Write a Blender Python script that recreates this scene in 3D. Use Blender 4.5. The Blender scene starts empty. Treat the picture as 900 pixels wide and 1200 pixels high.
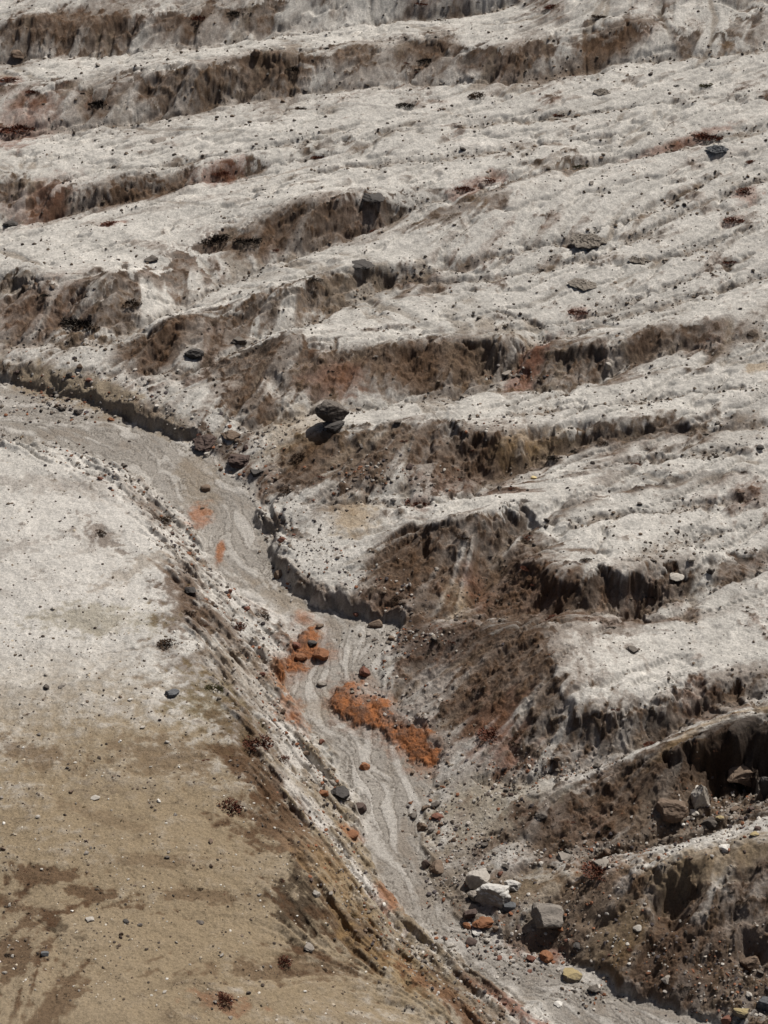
import bpy, math, random, time
import numpy as np

T0 = time.time()
C = bpy.context.scene
COL = C.collection
rng = np.random.default_rng(7)
random.seed(7)

# ------------------------------------------------------------------ camera
CAM_H, PITCH, VFOV = 80.0, 35.0, 28.0
cam_d = bpy.data.cameras.new('camera'); cam = bpy.data.objects.new('camera', cam_d); COL.objects.link(cam)
cam.location = (0, 0, CAM_H); cam.rotation_euler = (math.radians(90 - PITCH), 0, 0)
cam_d.sensor_fit = 'VERTICAL'; cam_d.angle = math.radians(VFOV); cam_d.clip_end = 5000
cam_d.sensor_height = 24; cam_d.lens = 12 / math.tan(math.radians(VFOV / 2))
C.camera = cam

# ------------------------------------------------------------------ sky, sun, exposure
SUN_EL, SUN_AZ = 55.0, 42.0          # azimuth clockwise from +Y: behind the scene, to the right
w = bpy.data.worlds.new('World'); C.world = w; w.use_nodes = True
sk = w.node_tree.nodes.new('ShaderNodeTexSky'); sk.sky_type = 'NISHITA'; sk.sun_disc = False
sk.air_density = .7; sk.dust_density = 4; sk.ozone_density = .3; sk.sun_elevation = math.radians(SUN_EL); sk.sun_rotation = math.radians(SUN_AZ)
bg = w.node_tree.nodes['Background']; bg.inputs['Strength'].default_value = 0.05
w.node_tree.links.new(sk.outputs[0], bg.inputs['Color'])
sl = bpy.data.lights.new('sun', 'SUN'); sl.energy = 5.0; sl.angle = math.radians(0.53); sl.color = (1, 0.965, 0.91)
so = bpy.data.objects.new('sun', sl); COL.objects.link(so)
so.rotation_euler = (math.radians(90 - SUN_EL), 0, math.radians(180 - SUN_AZ))
so.location = (60, 100, 150)
vs = C.view_settings; vs.view_transform = 'Standard'; vs.look = 'None'; vs.exposure = -0.08; vs.gamma = 1; vs.use_curve_mapping = False

# ------------------------------------------------------------------ projection helpers (target pixels 900x1200)
TY = math.tan(math.radians(VFOV / 2)); TX = TY * 0.75
cp, sp = math.cos(math.radians(PITCH)), math.sin(math.radians(PITCH))
GX, GY = 0.08, 0.07
def base(x, y): return GX * x + GY * (y - 110)
def ray(px, py):
    px = np.asarray(px, float); py = np.asarray(py, float)
    a = (px - 450) / 450 * TX; b = (600 - py) / 600 * TY
    return a, cp + b * sp, -sp + b * cp
def P(px, py, off):
    dx, dy, dz = ray(px, py)
    t = (base(0, 0) + np.asarray(off, float) - CAM_H) / (dz - GX * dx - GY * dy)
    return t * dx, t * dy

# ------------------------------------------------------------------ noise
_perm = rng.permutation(4096).astype(np.int32); _perm = np.concatenate([_perm, _perm])
_ga = rng.random(4096) * 2 * np.pi; _gx = np.cos(_ga).astype(np.float32); _gy = np.sin(_ga).astype(np.float32)
def perlin(x, y):
    xi = np.floor(x).astype(np.int32); yi = np.floor(y).astype(np.int32)
    fx = (x - xi).astype(np.float32); fy = (y - yi).astype(np.float32)
    u = fx * fx * fx * (fx * (fx * 6 - 15) + 10); v = fy * fy * fy * (fy * (fy * 6 - 15) + 10)
    def g(i, j, dx, dy):
        h = _perm[_perm[(xi + i) & 4095] + ((yi + j) & 4095)]
        return _gx[h] * dx + _gy[h] * dy
    a = g(0, 0, fx, fy); b = g(1, 0, fx - 1, fy); c = g(0, 1, fx, fy - 1); d = g(1, 1, fx - 1, fy - 1)
    return 1.5 * ((a + (b - a) * u) * (1 - v) + (c + (d - c) * u) * v)
def fbm(x, y, scale, octs, gain=0.5, seed=0):
    r = 0; a = 1.0; f = 1.0 / scale
    for o in range(octs):
        r = r + a * perlin(x * f + 37.3 * o + seed * 11.7, y * f - 17.1 * o + seed * 5.3); a *= gain; f *= 2.03
    return r
def sst(e0, e1, x):
    t = np.clip((x - e0) / (e1 - e0), 0, 1); return t * t * (3 - 2 * t)
def lerp(a, b, t): return a + (b - a) * t
def mix3(c, d, t): return c + (np.asarray(d, np.float32) - c) * t[..., None]

# ------------------------------------------------------------------ traced relief: (pixel x, pixel y, height above the valley plane)
LINES = {
 'top':  [(-200,-40,1),(100,-30,2),(300,-30,2),(500,-25,2),(700,-30,2.5),(1100,-60,3)],
 'RA':   [(-150,35,2),(0,22,2.2),(70,14,2.4),(140,8,2.2),(165,14,1.6),(230,4,1.6),(330,-5,1.6)],
 'FA':   [(-150,90,-1),(0,75,-1.2),(80,68,-1.2),(165,62,-1.1),(300,47,-1),(380,38,-1),(450,27,-1),(520,20,-.8),(575,16,-.8),(660,-2,-.6)],
 'RB':   [(-150,120,.2),(0,100,.6),(100,95,1),(165,85,1.9),(200,80,2),(260,69,2),(300,57,1.9),(345,63,1.8),(395,51,1.9),(450,43,1.8),(520,38,1.6),(600,55,1.0),(640,48,1.2),(675,37,1.8),(700,29,1.8),(740,27,1.7),(782,22,1.4),(830,30,.9),(900,12,1)],
 'FB':   [(-150,185,-1),(0,160,-1),(60,153,-1.1),(150,145,-1.2),(215,132,-1.2),(270,118,-1.1),(365,108,-1.2),(450,100,-1.2),(595,97,-1.1),(635,92,-1),(700,75,-.9),(735,71,-.8),(820,65,-.6),(900,57,-.5),(1050,40,-.5)],
 'RC':   [(-150,225,1),(0,205,1.2),(60,209,1.4),(110,212,1.5),(215,202,1.1),(240,193,1),(275,190,.8),(380,165,.2),(450,152,0)],
 'FC':   [(-150,300,-.6),(0,268,-.8),(100,246,-.8),(215,223,-.8),(280,206,-.7),(375,184,-.4),(450,168,-.2)],
 'RD':   [(-150,305,4.2),(0,318,4.2),(20,323,4.2),(60,333,4.2),(88,342,4.0),(130,325,3.2),(180,303,2.6),(215,284,2.0),(240,268,1.7),(310,249,1.6),(370,235,1.6),(430,227,1.4),(490,221,1.3),(545,213,1.2),(600,204,.7),(680,180,.2)],
 'FD':   [(-150,395,1.2),(0,396,1.2),(60,399,1.2),(120,403,1.1),(140,395,.7),(200,368,0),(260,336,-.6),(320,306,-.9),(390,287,-1),(450,263,-1),(495,246,-1),(595,220,-.8),(670,195,-.6),(770,175,-.5),(855,157,-.5),(900,146,-.4),(1050,110,-.3)],
 'RE':   [(137,399,1.2),(175,381,2.5),(215,366,2.9),(245,357,2.9),(290,345,2.4),(350,331,2.0),(395,317,1.7),(415,305,1.3),(432,303,1),(460,309,.5),(490,316,.2)],
 'FE':   [(150,430,1.2),(215,434,1.1),(250,426,.7),(300,402,.2),(370,379,-.3),(400,361,-.6),(436,339,-.8),(467,324,-.9),(500,331,-.9),(573,327,-.7),(640,313,-.6),(707,295,-.5),(755,273,-.5),(795,249,-.5),(850,226,-.4),(900,206,-.4),(1050,160,-.3)],
 'RF':   [(242,426,1.2),(290,404,2.2),(330,393,2.4),(355,391,2.0),(362,407,1.9),(400,406,2.0),(450,399,2.1),(490,394,2.1),(545,391,2.2),(590,392,2.1),(622,396,1.4),(640,394,.5)],
 'FF':   [(235,470,1.1),(300,497,1.1),(350,484,.9),(400,478,.4),(450,480,-.2),(500,470,-.6),(565,455,-.8),(600,433,-.8),(645,397,-.7),(690,382,-.6),(750,365,-.5),(820,345,-.4),(900,320,-.4),(1050,280,-.3)],
 'RF2':  [(632,412,.4),(655,404,.8),(690,398,.9),(715,400,.8),(750,386,.9),(800,378,.5),(850,372,.2)],
 'FF2':  [(610,463,-.4),(650,456,-.6),(690,448,-.9),(730,427,-.9),(775,409,-.7),(850,400,-.5),(900,390,-.4),(1050,360,-.3)],
 'RG':   [(345,530,1.2),(370,512,1.8),(390,499,2.3),(430,496,2.3),(480,489,2.3),(530,487,2.2),(545,509,2.1),(570,506,2.1),(598,514,1.9),(635,502,1.4),(690,495,.9),(760,491,.6),(865,489,.3)],
 'FG':   [(340,598,1.0),(400,586,1.1),(450,590,.9),(500,592,.6),(555,578,.1),(585,562,-.3),(615,546,-.5),(675,521,-.5),(750,508,-.4),(900,498,-.3),(1050,480,-.3)],
 'RH':   [(425,668,1.1),(455,640,1.7),(478,618,2.2),(510,606,3.1),(545,605,3.3),(573,600,3.2),(598,592,2.2),(635,586,1.4),(700,571,.7),(900,542,.2)],
 'FH':   [(420,684,1.1),(450,703,1.0),(485,714,1.0),(530,719,.9),(560,697,.7),(580,670,.6),(592,642,.5),(607,618,.3)],
 'RI1':  [(606,640,1.6),(632,662,3.0),(670,674,3.1),(715,661,2.9),(752,669,2.5),(795,664,1.8),(860,646,.8),(900,632,.5),(1050,600,.3)],
 'FI1':  [(500,724,.9),(540,723,.9),(600,719,1.0),(645,715,1.2),(700,712,1.2),(745,716,.7),(780,702,.7),(830,686,.6),(900,664,.3),(1050,630,.2)],
 'RI2':  [(520,735,1.1),(560,731,1.8),(600,730,2.5),(655,729,3.2),(645,765,3.4),(655,800,3.6),(680,826,3.6),(702,832,3.6),(760,815,3.2),(800,803,2.8),(845,798,2.0),(900,782,1.2),(1050,740,.8)],
 'FI2':  [(530,908,.5),(600,916,.8),(650,909,.9),(700,896,1),(750,873,1),(800,851,1),(832,829,.9),(900,814,.7),(1050,780,.5)],
 'MI2':  [(560,800,1.6),(600,860,1.3)],
 'RJ':   [(600,935,1.0),(650,928,1.4),(700,915,1.8),(760,884,2.9),(790,869,3.3),(840,854,3.6),(900,839,3.6),(1050,800,3)],
 'FJ':   [(540,965,.3),(620,990,.6),(700,1001,.8),(760,987,.9),(850,953,1),(900,932,1),(1050,890,1)],
 'RK':   [(625,1030,.8),(655,1022,1.4),(690,1022,2.2),(740,1012,3.3),(772,1017,3.8),(800,1002,3.8),(850,986,3.8),(900,974,3.8),(1050,930,4)],
 'FK':   [(560,1090,.1),(640,1108,.25),(700,1140,.2),(740,1166,.15),(800,1182,.1),(845,1202,.1),(930,1240,.1),(1100,1300,0)],
 # valley floor
 'SL':   [(-150,478,.1),(0,520,.15),(50,522,.15),(110,532,.15),(180,575,.15),(225,610,.15),(240,655,.15),(275,690,.15),(335,725,.15),(350,745,.12),(333,785,.12),(338,822,.12),(390,880,.12),(410,925,.12),(432,1000,.12),(462,1060,.12),(500,1098,.12),(560,1140,.12),(622,1172,.12),(670,1205,.1),(760,1260,.1)],
 'SR':   [(-150,420,.1),(0,441,.1),(40,451,.1),(100,464,.1),(150,485,.1),(172,497,.1),(200,509,.1),(238,518,.1),(268,548,.1),(300,580,.1),(300,612,.1),(325,625,.1),(316,648,.1),(330,676,.1),(358,698,.1),(400,716,.1),(440,723,.1),(478,732,.15),(460,755,.15),(440,780,.15),(452,812,.15),(490,845,.2),(520,882,.2),(505,920,.15),(492,970,.15),(505,1030,.15),(535,1075,.1)],
 'SM':   [(-150,450,0),(0,485,0),(120,500,0),(200,545,0),(265,600,0),(270,650,0),(330,700,0),(400,740,0),(370,790,0),(370,830,0),(430,890,0),(455,950,0),(470,1020,0),(520,1090,0),(620,1150,0),(740,1200,0),(850,1260,0)],
 'CB1':  [(-150,403,.9),(0,424,.8),(40,436,.75),(100,448,.85),(150,468,1.0),(172,480,1.15),(200,492,1.1),(235,501,1.0),(262,510,.7)],
 'CB2':  [(300,597,.8),(322,606,.85),(340,613,.8)],
 'CB3':  [(321,636,.8),(334,660,.9),(360,684,1.0),(400,697,1.15),(440,704,1.25),(476,714,1.2),(500,719,1.0)],
 'CB4': [(690,1128,.7),(720,1142,.8),(745,1154,.8),(775,1163,.8),(805,1171,.8),(848,1192,.8),(930,1228,.8)],
 'T1':   [(-100,415,1.2),(60,425,1.2),(150,440,1.25),(230,480,1.2)],
 'T2':   [(340,560,.9),(350,630,.9),(380,660,1.0),(420,680,1.1)],
 # near hill on the left
 'LC':   [(-150,470,.8),(0,528,1.0),(90,552,1.6),(150,592,2.5),(195,640,3.3),(212,700,4.0),(228,760,4.4),(250,820,4.8),(285,880,5.2),(312,940,5.4),(340,1000,5.5),(352,1060,5.3),(385,1105,4.6),(450,1128,3.4),(530,1180,2.2),(590,1230,1.6)],
 'G1':  [(330,202,0),(420,186,0),(520,178,0),(600,166,0),(690,150,0),(760,140,0)],
 'G2':  [(440,318,0),(520,300,0),(600,284,0),(690,262,0),(780,228,0),(860,180,0)],
 'G3':  [(560,352,0),(640,372,0),(720,345,0),(800,318,0),(900,280,0)],
 'G4':  [(560,494,0),(620,480,0),(700,470,0),(800,452,0),(900,440,0)],
 'G5':  [(640,560,0),(690,545,0),(760,530,0),(850,520,0),(900,512,0)],
 'G6':  [(640,640,0),(700,615,0),(780,600,0),(900,575,0)],
 'G7':  [(700,700,0),(800,640,0),(900,605,0)],
 'G8':  [(480,150,0),(560,132,0),(680,122,0),(800,104,0),(900,98,0)],
 'G9':  [(120,205,0),(200,190,0),(330,165,0),(420,140,0)],
 'G10': [(700,300,0),(800,285,0),(900,250,0)],
 'H1':  [(0,1015,8),(50,1022,8),(100,1030,7.5),(125,1042,7.5)],
 'H2':  [(0,1055,9),(40,1075,8.5),(70,1120,8.5),(62,1165,9),(78,1210,9)],
 'H3':  [(230,1052,6.5),(300,1046,6)],
 'H4':  [(100,610,3),(125,622,3),(138,645,3)],
 'H5':  [(185,722,4),(225,740,3.5),(260,756,3),(300,772,2)],
 'H7':  [(20,548,1.4),(90,566,2),(150,596,2.6),(185,612,2.8)],
 'H8':  [(0,668,3.6),(70,655,3.5),(130,628,3),(168,600,2.6)],
 'H9':  [(90,770,5.3),(170,752,4.8),(230,770,4.2)],
 'H10': [(150,905,6.8),(230,880,5.8),(290,893,5.1)],
 'H11': [(300,985,5.6),(250,1000,6.2),(170,1000,7.2)],
 'H6':  [(170,1105,7),(240,1085,6.5),(310,1065,6)],
 'LT1':  [(-200,620,2.6),(0,600,2.7),(80,640,3.4)],
 'LT2':  [(-200,720,4.6),(0,700,4.6),(120,700,4.5)],
 'LT3':  [(-200,830,6.4),(0,800,6),(120,800,5.8)],
 'LT4':  [(-200,1030,9),(0,1000,8.4),(150,1000,7.6),(250,1000,6.6)],
 'LT5':  [(-200,1250,12),(0,1200,11),(150,1200,9.6),(300,1200,7.2),(400,1190,5.5)],
}
JIT = {'RA':.9,'RB':.9,'RC':.8,'RD':.8,'RE':.45,'RF':.45,'RG':.4,'RH':.4,'RI1':.4,'RI2':.35,'RJ':.35,'RK':.35,'CB1':.55,'CB2':.3,'CB3':.4,'LC':1.1, 'SL':.5}

GS = 0.2
RS0 = 0.82                                                     # how much of the traced relief stands
X0, X1, Y0, Y1 = -64.0, 64.0, 40.0, 330.0
NXg, NYg = int((X1 - X0) / GS) + 1, int((Y1 - Y0) / GS) + 1
num = np.zeros((NYg, NXg)); den = np.zeros((NYg, NXg))
WL = {}                                                     # traced lines in world metres
for k, pts in LINES.items():
    a = np.array(pts, float)
    RS = {'RH': .95, 'RI1': .95, 'RI2': .98, 'RJ': .95, 'RK': 1.0, 'MI2': 1, 'RA': .75, 'RB': .75}.get(k, RS0)
    if k[0] in 'RFM': a[:, 2] = np.where(a[:, 2] > 1, 1 + (a[:, 2] - 1) * RS, np.where(a[:, 2] < 0, a[:, 2] * RS, a[:, 2]))
    X, Y = P(a[:, 0], a[:, 1], a[:, 2] + (.5 if k[0] == 'G' else 0))
    seg = np.hypot(np.diff(X), np.diff(Y)); s = np.concatenate([[0], np.cumsum(seg)])
    q = np.arange(0, s[-1], 0.08)
    x = np.interp(q, s, X); y = np.interp(q, s, Y); o = np.interp(q, s, a[:, 2])
    j = JIT.get(k, .15)
    x = x + j * (fbm(x, y, 2.6, 4, .6, 3)); y = y + 1.3 * j * (fbm(x, y, 2.6, 4, .6, 8))
    if k[0] == 'R':
        nt = np.abs(fbm(x, y, 4.2, 2, .5, 14)); y = y + 1.5 * sst(.22, 0, nt) * JIT.get(k, .3) * 1.6; o = o - .5 * sst(.25, 0, nt) * np.clip(o, 0, 1)
    if k in ('RA', 'RB', 'RC', 'RD', 'RE', 'RF'): o = o * np.clip(.85 + .7 * fbm(x, y, 9, 2, .5, 33), .35, 1.3)
    o = o + (0.12 * fbm(x, y, 3.5, 3, .6, 5) if k[0] in 'RL' else 0.05 * fbm(x, y, 3.0, 2, .5, 5))
    WL[k] = (x, y, o)
    if k[0] in 'GH': continue
    ix = np.round((x - X0) / GS).astype(int); iy = np.round((y - Y0) / GS).astype(int)
    m = (ix >= 0) & (iy >= 0) & (ix < NXg) & (iy < NYg)
    np.add.at(num, (iy[m], ix[m]), o[m]); np.add.at(den, (iy[m], ix[m]), 1)

def solve(num, den, lvl=0):
    """harmonic fill of the traced heights, coarse to fine"""
    h, wd = num.shape
    fixed = den > 0
    val = np.where(fixed, num / np.maximum(den, 1e-9), 0)
    if min(h, wd) > 16:
        h2, w2 = (h + 1) // 2, (wd + 1) // 2
        n2 = np.zeros((h2 * 2, w2 * 2)); d2 = n2.copy(); n2[:h, :wd] = val * fixed; d2[:h, :wd] = fixed
        n2 = n2.reshape(h2, 2, w2, 2).sum((1, 3)); d2 = d2.reshape(h2, 2, w2, 2).sum((1, 3))
        c = solve(n2, d2, lvl + 1)
        yy = np.clip((np.arange(h) - .5) / 2, 0, h2 - 1); xx = np.clip((np.arange(wd) - .5) / 2, 0, w2 - 1)
        u = bil(c, xx[None, :].repeat(h, 0), yy[:, None].repeat(wd, 1))
    else:
        u = np.full((h, wd), val[fixed].mean() if fixed.any() else 0.)
    u = np.where(fixed, val, u)
    for _ in range(40 if lvl == 0 else 80 if lvl < 3 else 300):
        p = np.pad(u, 1, mode='edge')
        u = np.where(fixed, val, (p[:-2, 1:-1] + p[2:, 1:-1] + p[1:-1, :-2] + p[1:-1, 2:]) * .25)
    return u
def bil(a, fx, fy):
    h, wd = a.shape[:2]
    fx = np.clip(fx, 0, wd - 1.001); fy = np.clip(fy, 0, h - 1.001)
    ix = fx.astype(np.int32); iy = fy.astype(np.int32); tx = (fx - ix).astype(np.float32); ty = (fy - iy).astype(np.float32)
    if a.ndim == 3: tx = tx[..., None]; ty = ty[..., None]
    return (a[iy, ix] * (1 - tx) + a[iy, ix + 1] * tx) * (1 - ty) + (a[iy + 1, ix] * (1 - tx) + a[iy + 1, ix + 1] * tx) * ty
def blur(a, s):
    r = max(1, int(3 * s)); k = np.exp(-.5 * (np.arange(-r, r + 1) / s) ** 2); k /= k.sum()
    p = np.pad(a, ((r, r), (0, 0)), mode='edge'); a = sum(k[i] * p[i:i + a.shape[0]] for i in range(2 * r + 1))
    p = np.pad(a, ((0, 0), (r, r)), mode='edge'); return sum(k[i] * p[:, i:i + a.shape[1]] for i in range(2 * r + 1))

gx = np.linspace(X0, X1, NXg); gy = np.linspace(Y0, Y1, NYg); GXX, GYY = np.meshgrid(gx, gy)
OFF = solve(num, den)
def inside(poly, x, y):
    c = np.zeros(x.shape, bool); n = len(poly)
    for i in range(n):
        x1, y1 = poly[i]; x2, y2 = poly[(i + 1) % n]
        c ^= ((y1 > y) != (y2 > y)) & (x < (x2 - x1) * (y - y1) / ((y2 - y1) or 1e-9) + x1)
    return c
sl_ = list(zip(WL['SL'][0][::8], WL['SL'][1][::8])); sr_ = list(zip(WL['SR'][0][::8], WL['SR'][1][::8])); fk_ = list(zip(WL['FK'][0][::8], WL['FK'][1][::8]))
gwx = GXX + .28 * perlin(GXX / 1.1, GYY / 1.1) + .2 * perlin(GXX / .5, GYY / .5); gwy = GYY + .4 * perlin(GXX / 1.1 + 40, GYY / 1.1) + .25 * perlin(GXX / .5 + 40, GYY / .5)
FLOOR = blur(inside(sl_ + (sr_ + fk_)[::-1], gwx, gwy).astype(float), .75)
keep = np.where(FLOOR < .3, 1., .0)
def nblur(a, s): return blur(a * keep, s) / np.maximum(blur(keep, s), 1e-3)
OFF = np.where(keep > 0, .22 * nblur(OFF, 1.2) + .78 * nblur(OFF, 4.0), nblur(OFF, 2.0))
OFF = OFF + np.where(keep > 0, 0, 0)
FH = .03 + .05 * perlin(GXX / 3.1, GYY / 3.1)
# gentle swells
rgt = sst(0, 6, GXX - np.interp(GYY, WL['SR'][1][np.argsort(WL['SR'][1])], WL['SR'][0][np.argsort(WL['SR'][1])]))
OFF = OFF + (.16 + .03 * rgt) * fbm(GXX, GYY, 8, 4, .5, 21) * sst(.3, 1.2, np.abs(OFF) + .3) - .34 * rgt * sst(.13, 0, np.abs(fbm(.8 * GXX + .6 * GYY, 3.4 * (-.6 * GXX + .8 * GYY), 14, 4, .5, 23))) * keep
Z = lerp(OFF, FH, sst(.15, .85, FLOOR)) + base(GXX, GYY)
def gsamp(a, x, y): return bil(a, (np.asarray(x) - X0) / GS, (np.asarray(y) - Y0) / GS)

def hit(px, py, zf=None):
    """world point where the sight line of a target pixel meets the ground"""
    zf = Z if zf is None else zf
    dx, dy, dz = [float(v) for v in ray(px, py)]
    t = np.arange(70, 330, .05); x = t * dx; y = t * dy; z = CAM_H + t * dz
    g = gsamp(zf, x, y); i = np.argmax(z < g)
    return float(x[i]), float(y[i]), float(g[i])

# ------------------------------------------------------------------ hollows and undercut holes: pixel, half width, half depth (m), drop (m), turn
PITS = [(92,378,1.6,1.0,.5,0),(321,448,.6,1.6,.6,.2),(700,440,1.0,.7,.5,.4),(783,1054,1.1,1.0,1.3,.5),(886,1106,.9,1.0,1.5,.6),(835,1125,1.2,.6,.5,.3),(700,1075,1.2,.6,.3,-.3),(880,880,2.4,1.2,1.3,.35),(560,545,1.2,.8,.8,.3)]
for (px, py, a, b, d, rot) in PITS:
    x, y, zz = hit(px, py)
    dx = GXX - x; dy = GYY - y; c, s = math.cos(rot), math.sin(rot)
    u = (dx * c + dy * s) / a; v = (-dx * s + dy * c) / b
    u = u + .5 * perlin(GXX / 1.2, GYY / 1.2); v = v + .5 * perlin(GXX / 1.2 + 9, GYY / 1.2)
    Z = Z - d * np.exp(-((u * u + v * v) ** 1.5))
FIN = 0.1
nxf, nyf = int((X1 - X0) / FIN) + 1, int((262 - Y0) / FIN) + 1
fx0, fy0 = np.meshgrid(np.linspace(X0, X1, nxf, dtype=np.float32), np.linspace(Y0, 262, nyf, dtype=np.float32))
# broken edges: below each rim the ground drops off short and sheer, deeper where the photo shows a black hollow
LIPS = {'RA':.12,'RB':.14,'RC':.1,'RD':.14,'RE':.14,'RF':.16,'RF2':.16,'RG':.2,'RH':.2,'RI1':.3,'RI2':.3,'RJ':.4,'RK':.15,'CB1':.3,'CB2':.3,'CB3':.3,'CB4':.2}
HOLES = [(546,512,2.2,1.5),(545,490,1.0,.6),(567,393,1.9,1.5),(603,393,1.1,1.1),(604,594,1.4,1.5),(745,668,1.8,1.8),(715,661,1.3,1.2),(690,664,1.5,.9),(650,668,1.4,.9),(790,664,1.8,1.1),(682,827,1.5,1.2),(705,832,1.5,1.0),(800,803,1.2,.6),(845,798,1.2,.7),(870,848,3.8,2.8),(790,869,1.3,1.3),(772,1017,1.2,1.3),(425,304,2.2,1.0),(460,309,1.4,.6),(490,316,2.2,.7),(30,326,2.5,1.0),(75,339,1.8,1.2),(215,366,1,.6),(655,404,1.2,.8),(700,400,1.2,.9),(510,606,1.2,.9),(478,618,1,.5),(630,395,.8,.6),(725,30,2,.5),(500,46,1.5,.7),(330,60,1.5,.5)]
wxp = fx0 + .35 * perlin(fx0 / .9, fy0 / .9) + .18 * perlin(fx0 / .35, fy0 / .35); wyp = fy0 + .35 * perlin(fx0 / .9 + 50, fy0 / .9) + .18 * perlin(fx0 / .35 + 50, fy0 / .35)
DROP = np.zeros((nyf, nxf), np.float32); DR = np.full((nyf, nxf), 99, np.float32); HOLE = np.zeros((nyf, nxf), np.float32)
def near_line(k, reach, fn, step=2):
    lx, ly = WL[k][0][::step], WL[k][1][::step]; n = len(lx)
    tx, ty = np.gradient(blur1(lx)), np.gradient(blur1(ly)); q = np.hypot(tx, ty) + 1e-9; tx /= q; ty /= q
    i0 = max(int((lx.min() - reach - X0) / FIN), 0); i1 = min(int((lx.max() + reach - X0) / FIN) + 2, nxf); j0 = max(int((ly.min() - reach - Y0) / FIN), 0); j1 = min(int((ly.max() + reach - Y0) / FIN) + 2, nyf)
    if i1 - i0 < 3 or j1 - j0 < 3: return
    best = np.full((j1 - j0, i1 - i0), reach * reach, np.float32); arg = np.full(best.shape, -1, np.int32)
    r = int(reach / FIN) + 6
    for i in range(n):
        ci, cj = int((lx[i] - X0) / FIN) - i0, int((ly[i] - Y0) / FIN) - j0
        a, b, c, d = max(cj - r, 0), min(cj + r, j1 - j0), max(ci - r, 0), min(ci + r, i1 - i0)
        if a >= b or c >= d: continue
        dd = (wxp[j0 + a:j0 + b, i0 + c:i0 + d] - lx[i]) ** 2 + (wyp[j0 + a:j0 + b, i0 + c:i0 + d] - ly[i]) ** 2
        m = dd < best[a:b, c:d]; best[a:b, c:d][m] = dd[m]; arg[a:b, c:d][m] = i
    ok = arg >= 0; A = arg.clip(0)
    sg = np.sign((wxp[j0:j1, i0:i1] - lx[A]) * ty[A] - (wyp[j0:j1, i0:i1] - ly[A]) * tx[A])
    fn((slice(j0, j1), slice(i0, i1)), np.where(ok, np.sqrt(best), 99).astype(np.float32), sg.astype(np.float32), A, lx, ly)
def blur1(a):
    k = np.ones(9) / 9; return np.convolve(np.pad(a, 4, mode='edge'), k, 'valid')
hw = [(P(h[0], h[1], 1.0) + hit(h[0], h[1] + 1)[:2], h[2], h[3]) for h in HOLES]
for k, a0 in LIPS.items():
    def fn(sl, d, sg, A, lx, ly, a0=a0, k=k):
        n = len(lx); i = np.arange(n)
        amp = a0 * np.clip(.35 + 1.1 * perlin(i * .16 / 2.6 + sum(map(ord, k)) * .37, np.full(n, ord(k[-1]) * 1.37)) + .5 * perlin(i * .16 / .8, np.full(n, 3.3 + ord(k[0]))), .03, 1.3)
        bo = np.zeros(n)
        for (_, _, hx, hy), wd, ad in hw: bo = np.maximum(bo, .72 * ad * np.exp(-(((lx - hx) ** 2 + (ly - hy) ** 2) / wd ** 2) ** 1.5) * np.clip(.75 + .8 * perlin(i * .16 / 1.1, np.full(n, 8.8)), .1, 1.2))
        amp = np.maximum(amp, bo) * sst(0, 12, np.minimum(i, n - 1 - i))
        am = amp[A].astype(np.float32); wd = .55 + .75 * am
        dr = np.where(sg > 0, am * sst(0, .22 + .22 * am, d) * (1 - sst(wd * .7, wd * 2.6, d)), 0)
        DROP[sl] = np.maximum(DROP[sl], dr)
        dn = np.where(sg > 0, d, 99 if False else d + 50); DR[sl] = np.minimum(DR[sl], dn)
    near_line(k, 5.0, fn)
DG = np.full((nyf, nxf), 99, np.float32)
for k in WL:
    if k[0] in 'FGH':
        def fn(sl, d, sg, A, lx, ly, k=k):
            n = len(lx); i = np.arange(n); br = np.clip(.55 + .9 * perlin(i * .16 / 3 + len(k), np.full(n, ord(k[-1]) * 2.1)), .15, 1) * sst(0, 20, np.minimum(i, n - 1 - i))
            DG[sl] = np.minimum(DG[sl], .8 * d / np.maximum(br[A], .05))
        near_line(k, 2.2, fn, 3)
print('rims', round(time.time() - T0, 1))

# ------------------------------------------------------------------ slope, streak field (noise dragged down the slope)
Zs = blur(Z, 2.0)
gyv, gxv = np.gradient(Zs, GS)
slope = np.hypot(gxv, gyv)
fxv, fyv = -gxv / np.maximum(slope, .03), -gyv / np.maximum(slope, .03)
fxv, fyv = blur(fxv, 2), blur(fyv, 2)
def lic(src, steps, h):
    acc = src.copy(); n = 1.0
    for sg in (1, -1):
        x = fx0.copy(); y = fy0.copy()
        for i in range(steps):
            ax = ((x - X0) / GS).astype(np.int32).clip(0, NXg - 1); ay = ((y - Y0) / GS).astype(np.int32).clip(0, NYg - 1)
            x += sg * h * FX[ay, ax]; y += sg * h * FY[ay, ax]
            jx = ((x - X0) / FIN).astype(np.int32).clip(0, nxf - 1); jy = ((y - Y0) / FIN).astype(np.int32).clip(0, nyf - 1)
            acc += src[jy, jx]
            n += 1
    return acc / n
FX, FY = fxv.astype(np.float32), fyv.astype(np.float32)
flk = np.zeros((NYg, NXg)); lc_ = np.argsort(WL['LC'][1]); flk[:] = ((GXX < np.interp(GYY, WL['LC'][1][lc_], WL['LC'][0][lc_]) + 11) & (GXX > np.interp(GYY, WL['LC'][1][lc_], WL['LC'][0][lc_]) - 3) & (GYY < WL['LC'][1].max())); flk = blur(flk, 5)
obl = .55 * sst(-4, 4, GXX - np.interp(GYY, WL['SM'][1][::-1], WL['SM'][0][::-1]))
FX = FX * (1 - obl) - .62 * obl; FY = FY * (1 - obl) - .78 * obl; q_ = np.maximum(np.hypot(FX, FY), .25); FX = FX / q_; FY = FY / q_
FX = (FX * (1 - flk) + .62 * flk).astype(np.float32); FY = (FY * (1 - flk) - .78 * flk).astype(np.float32)
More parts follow.
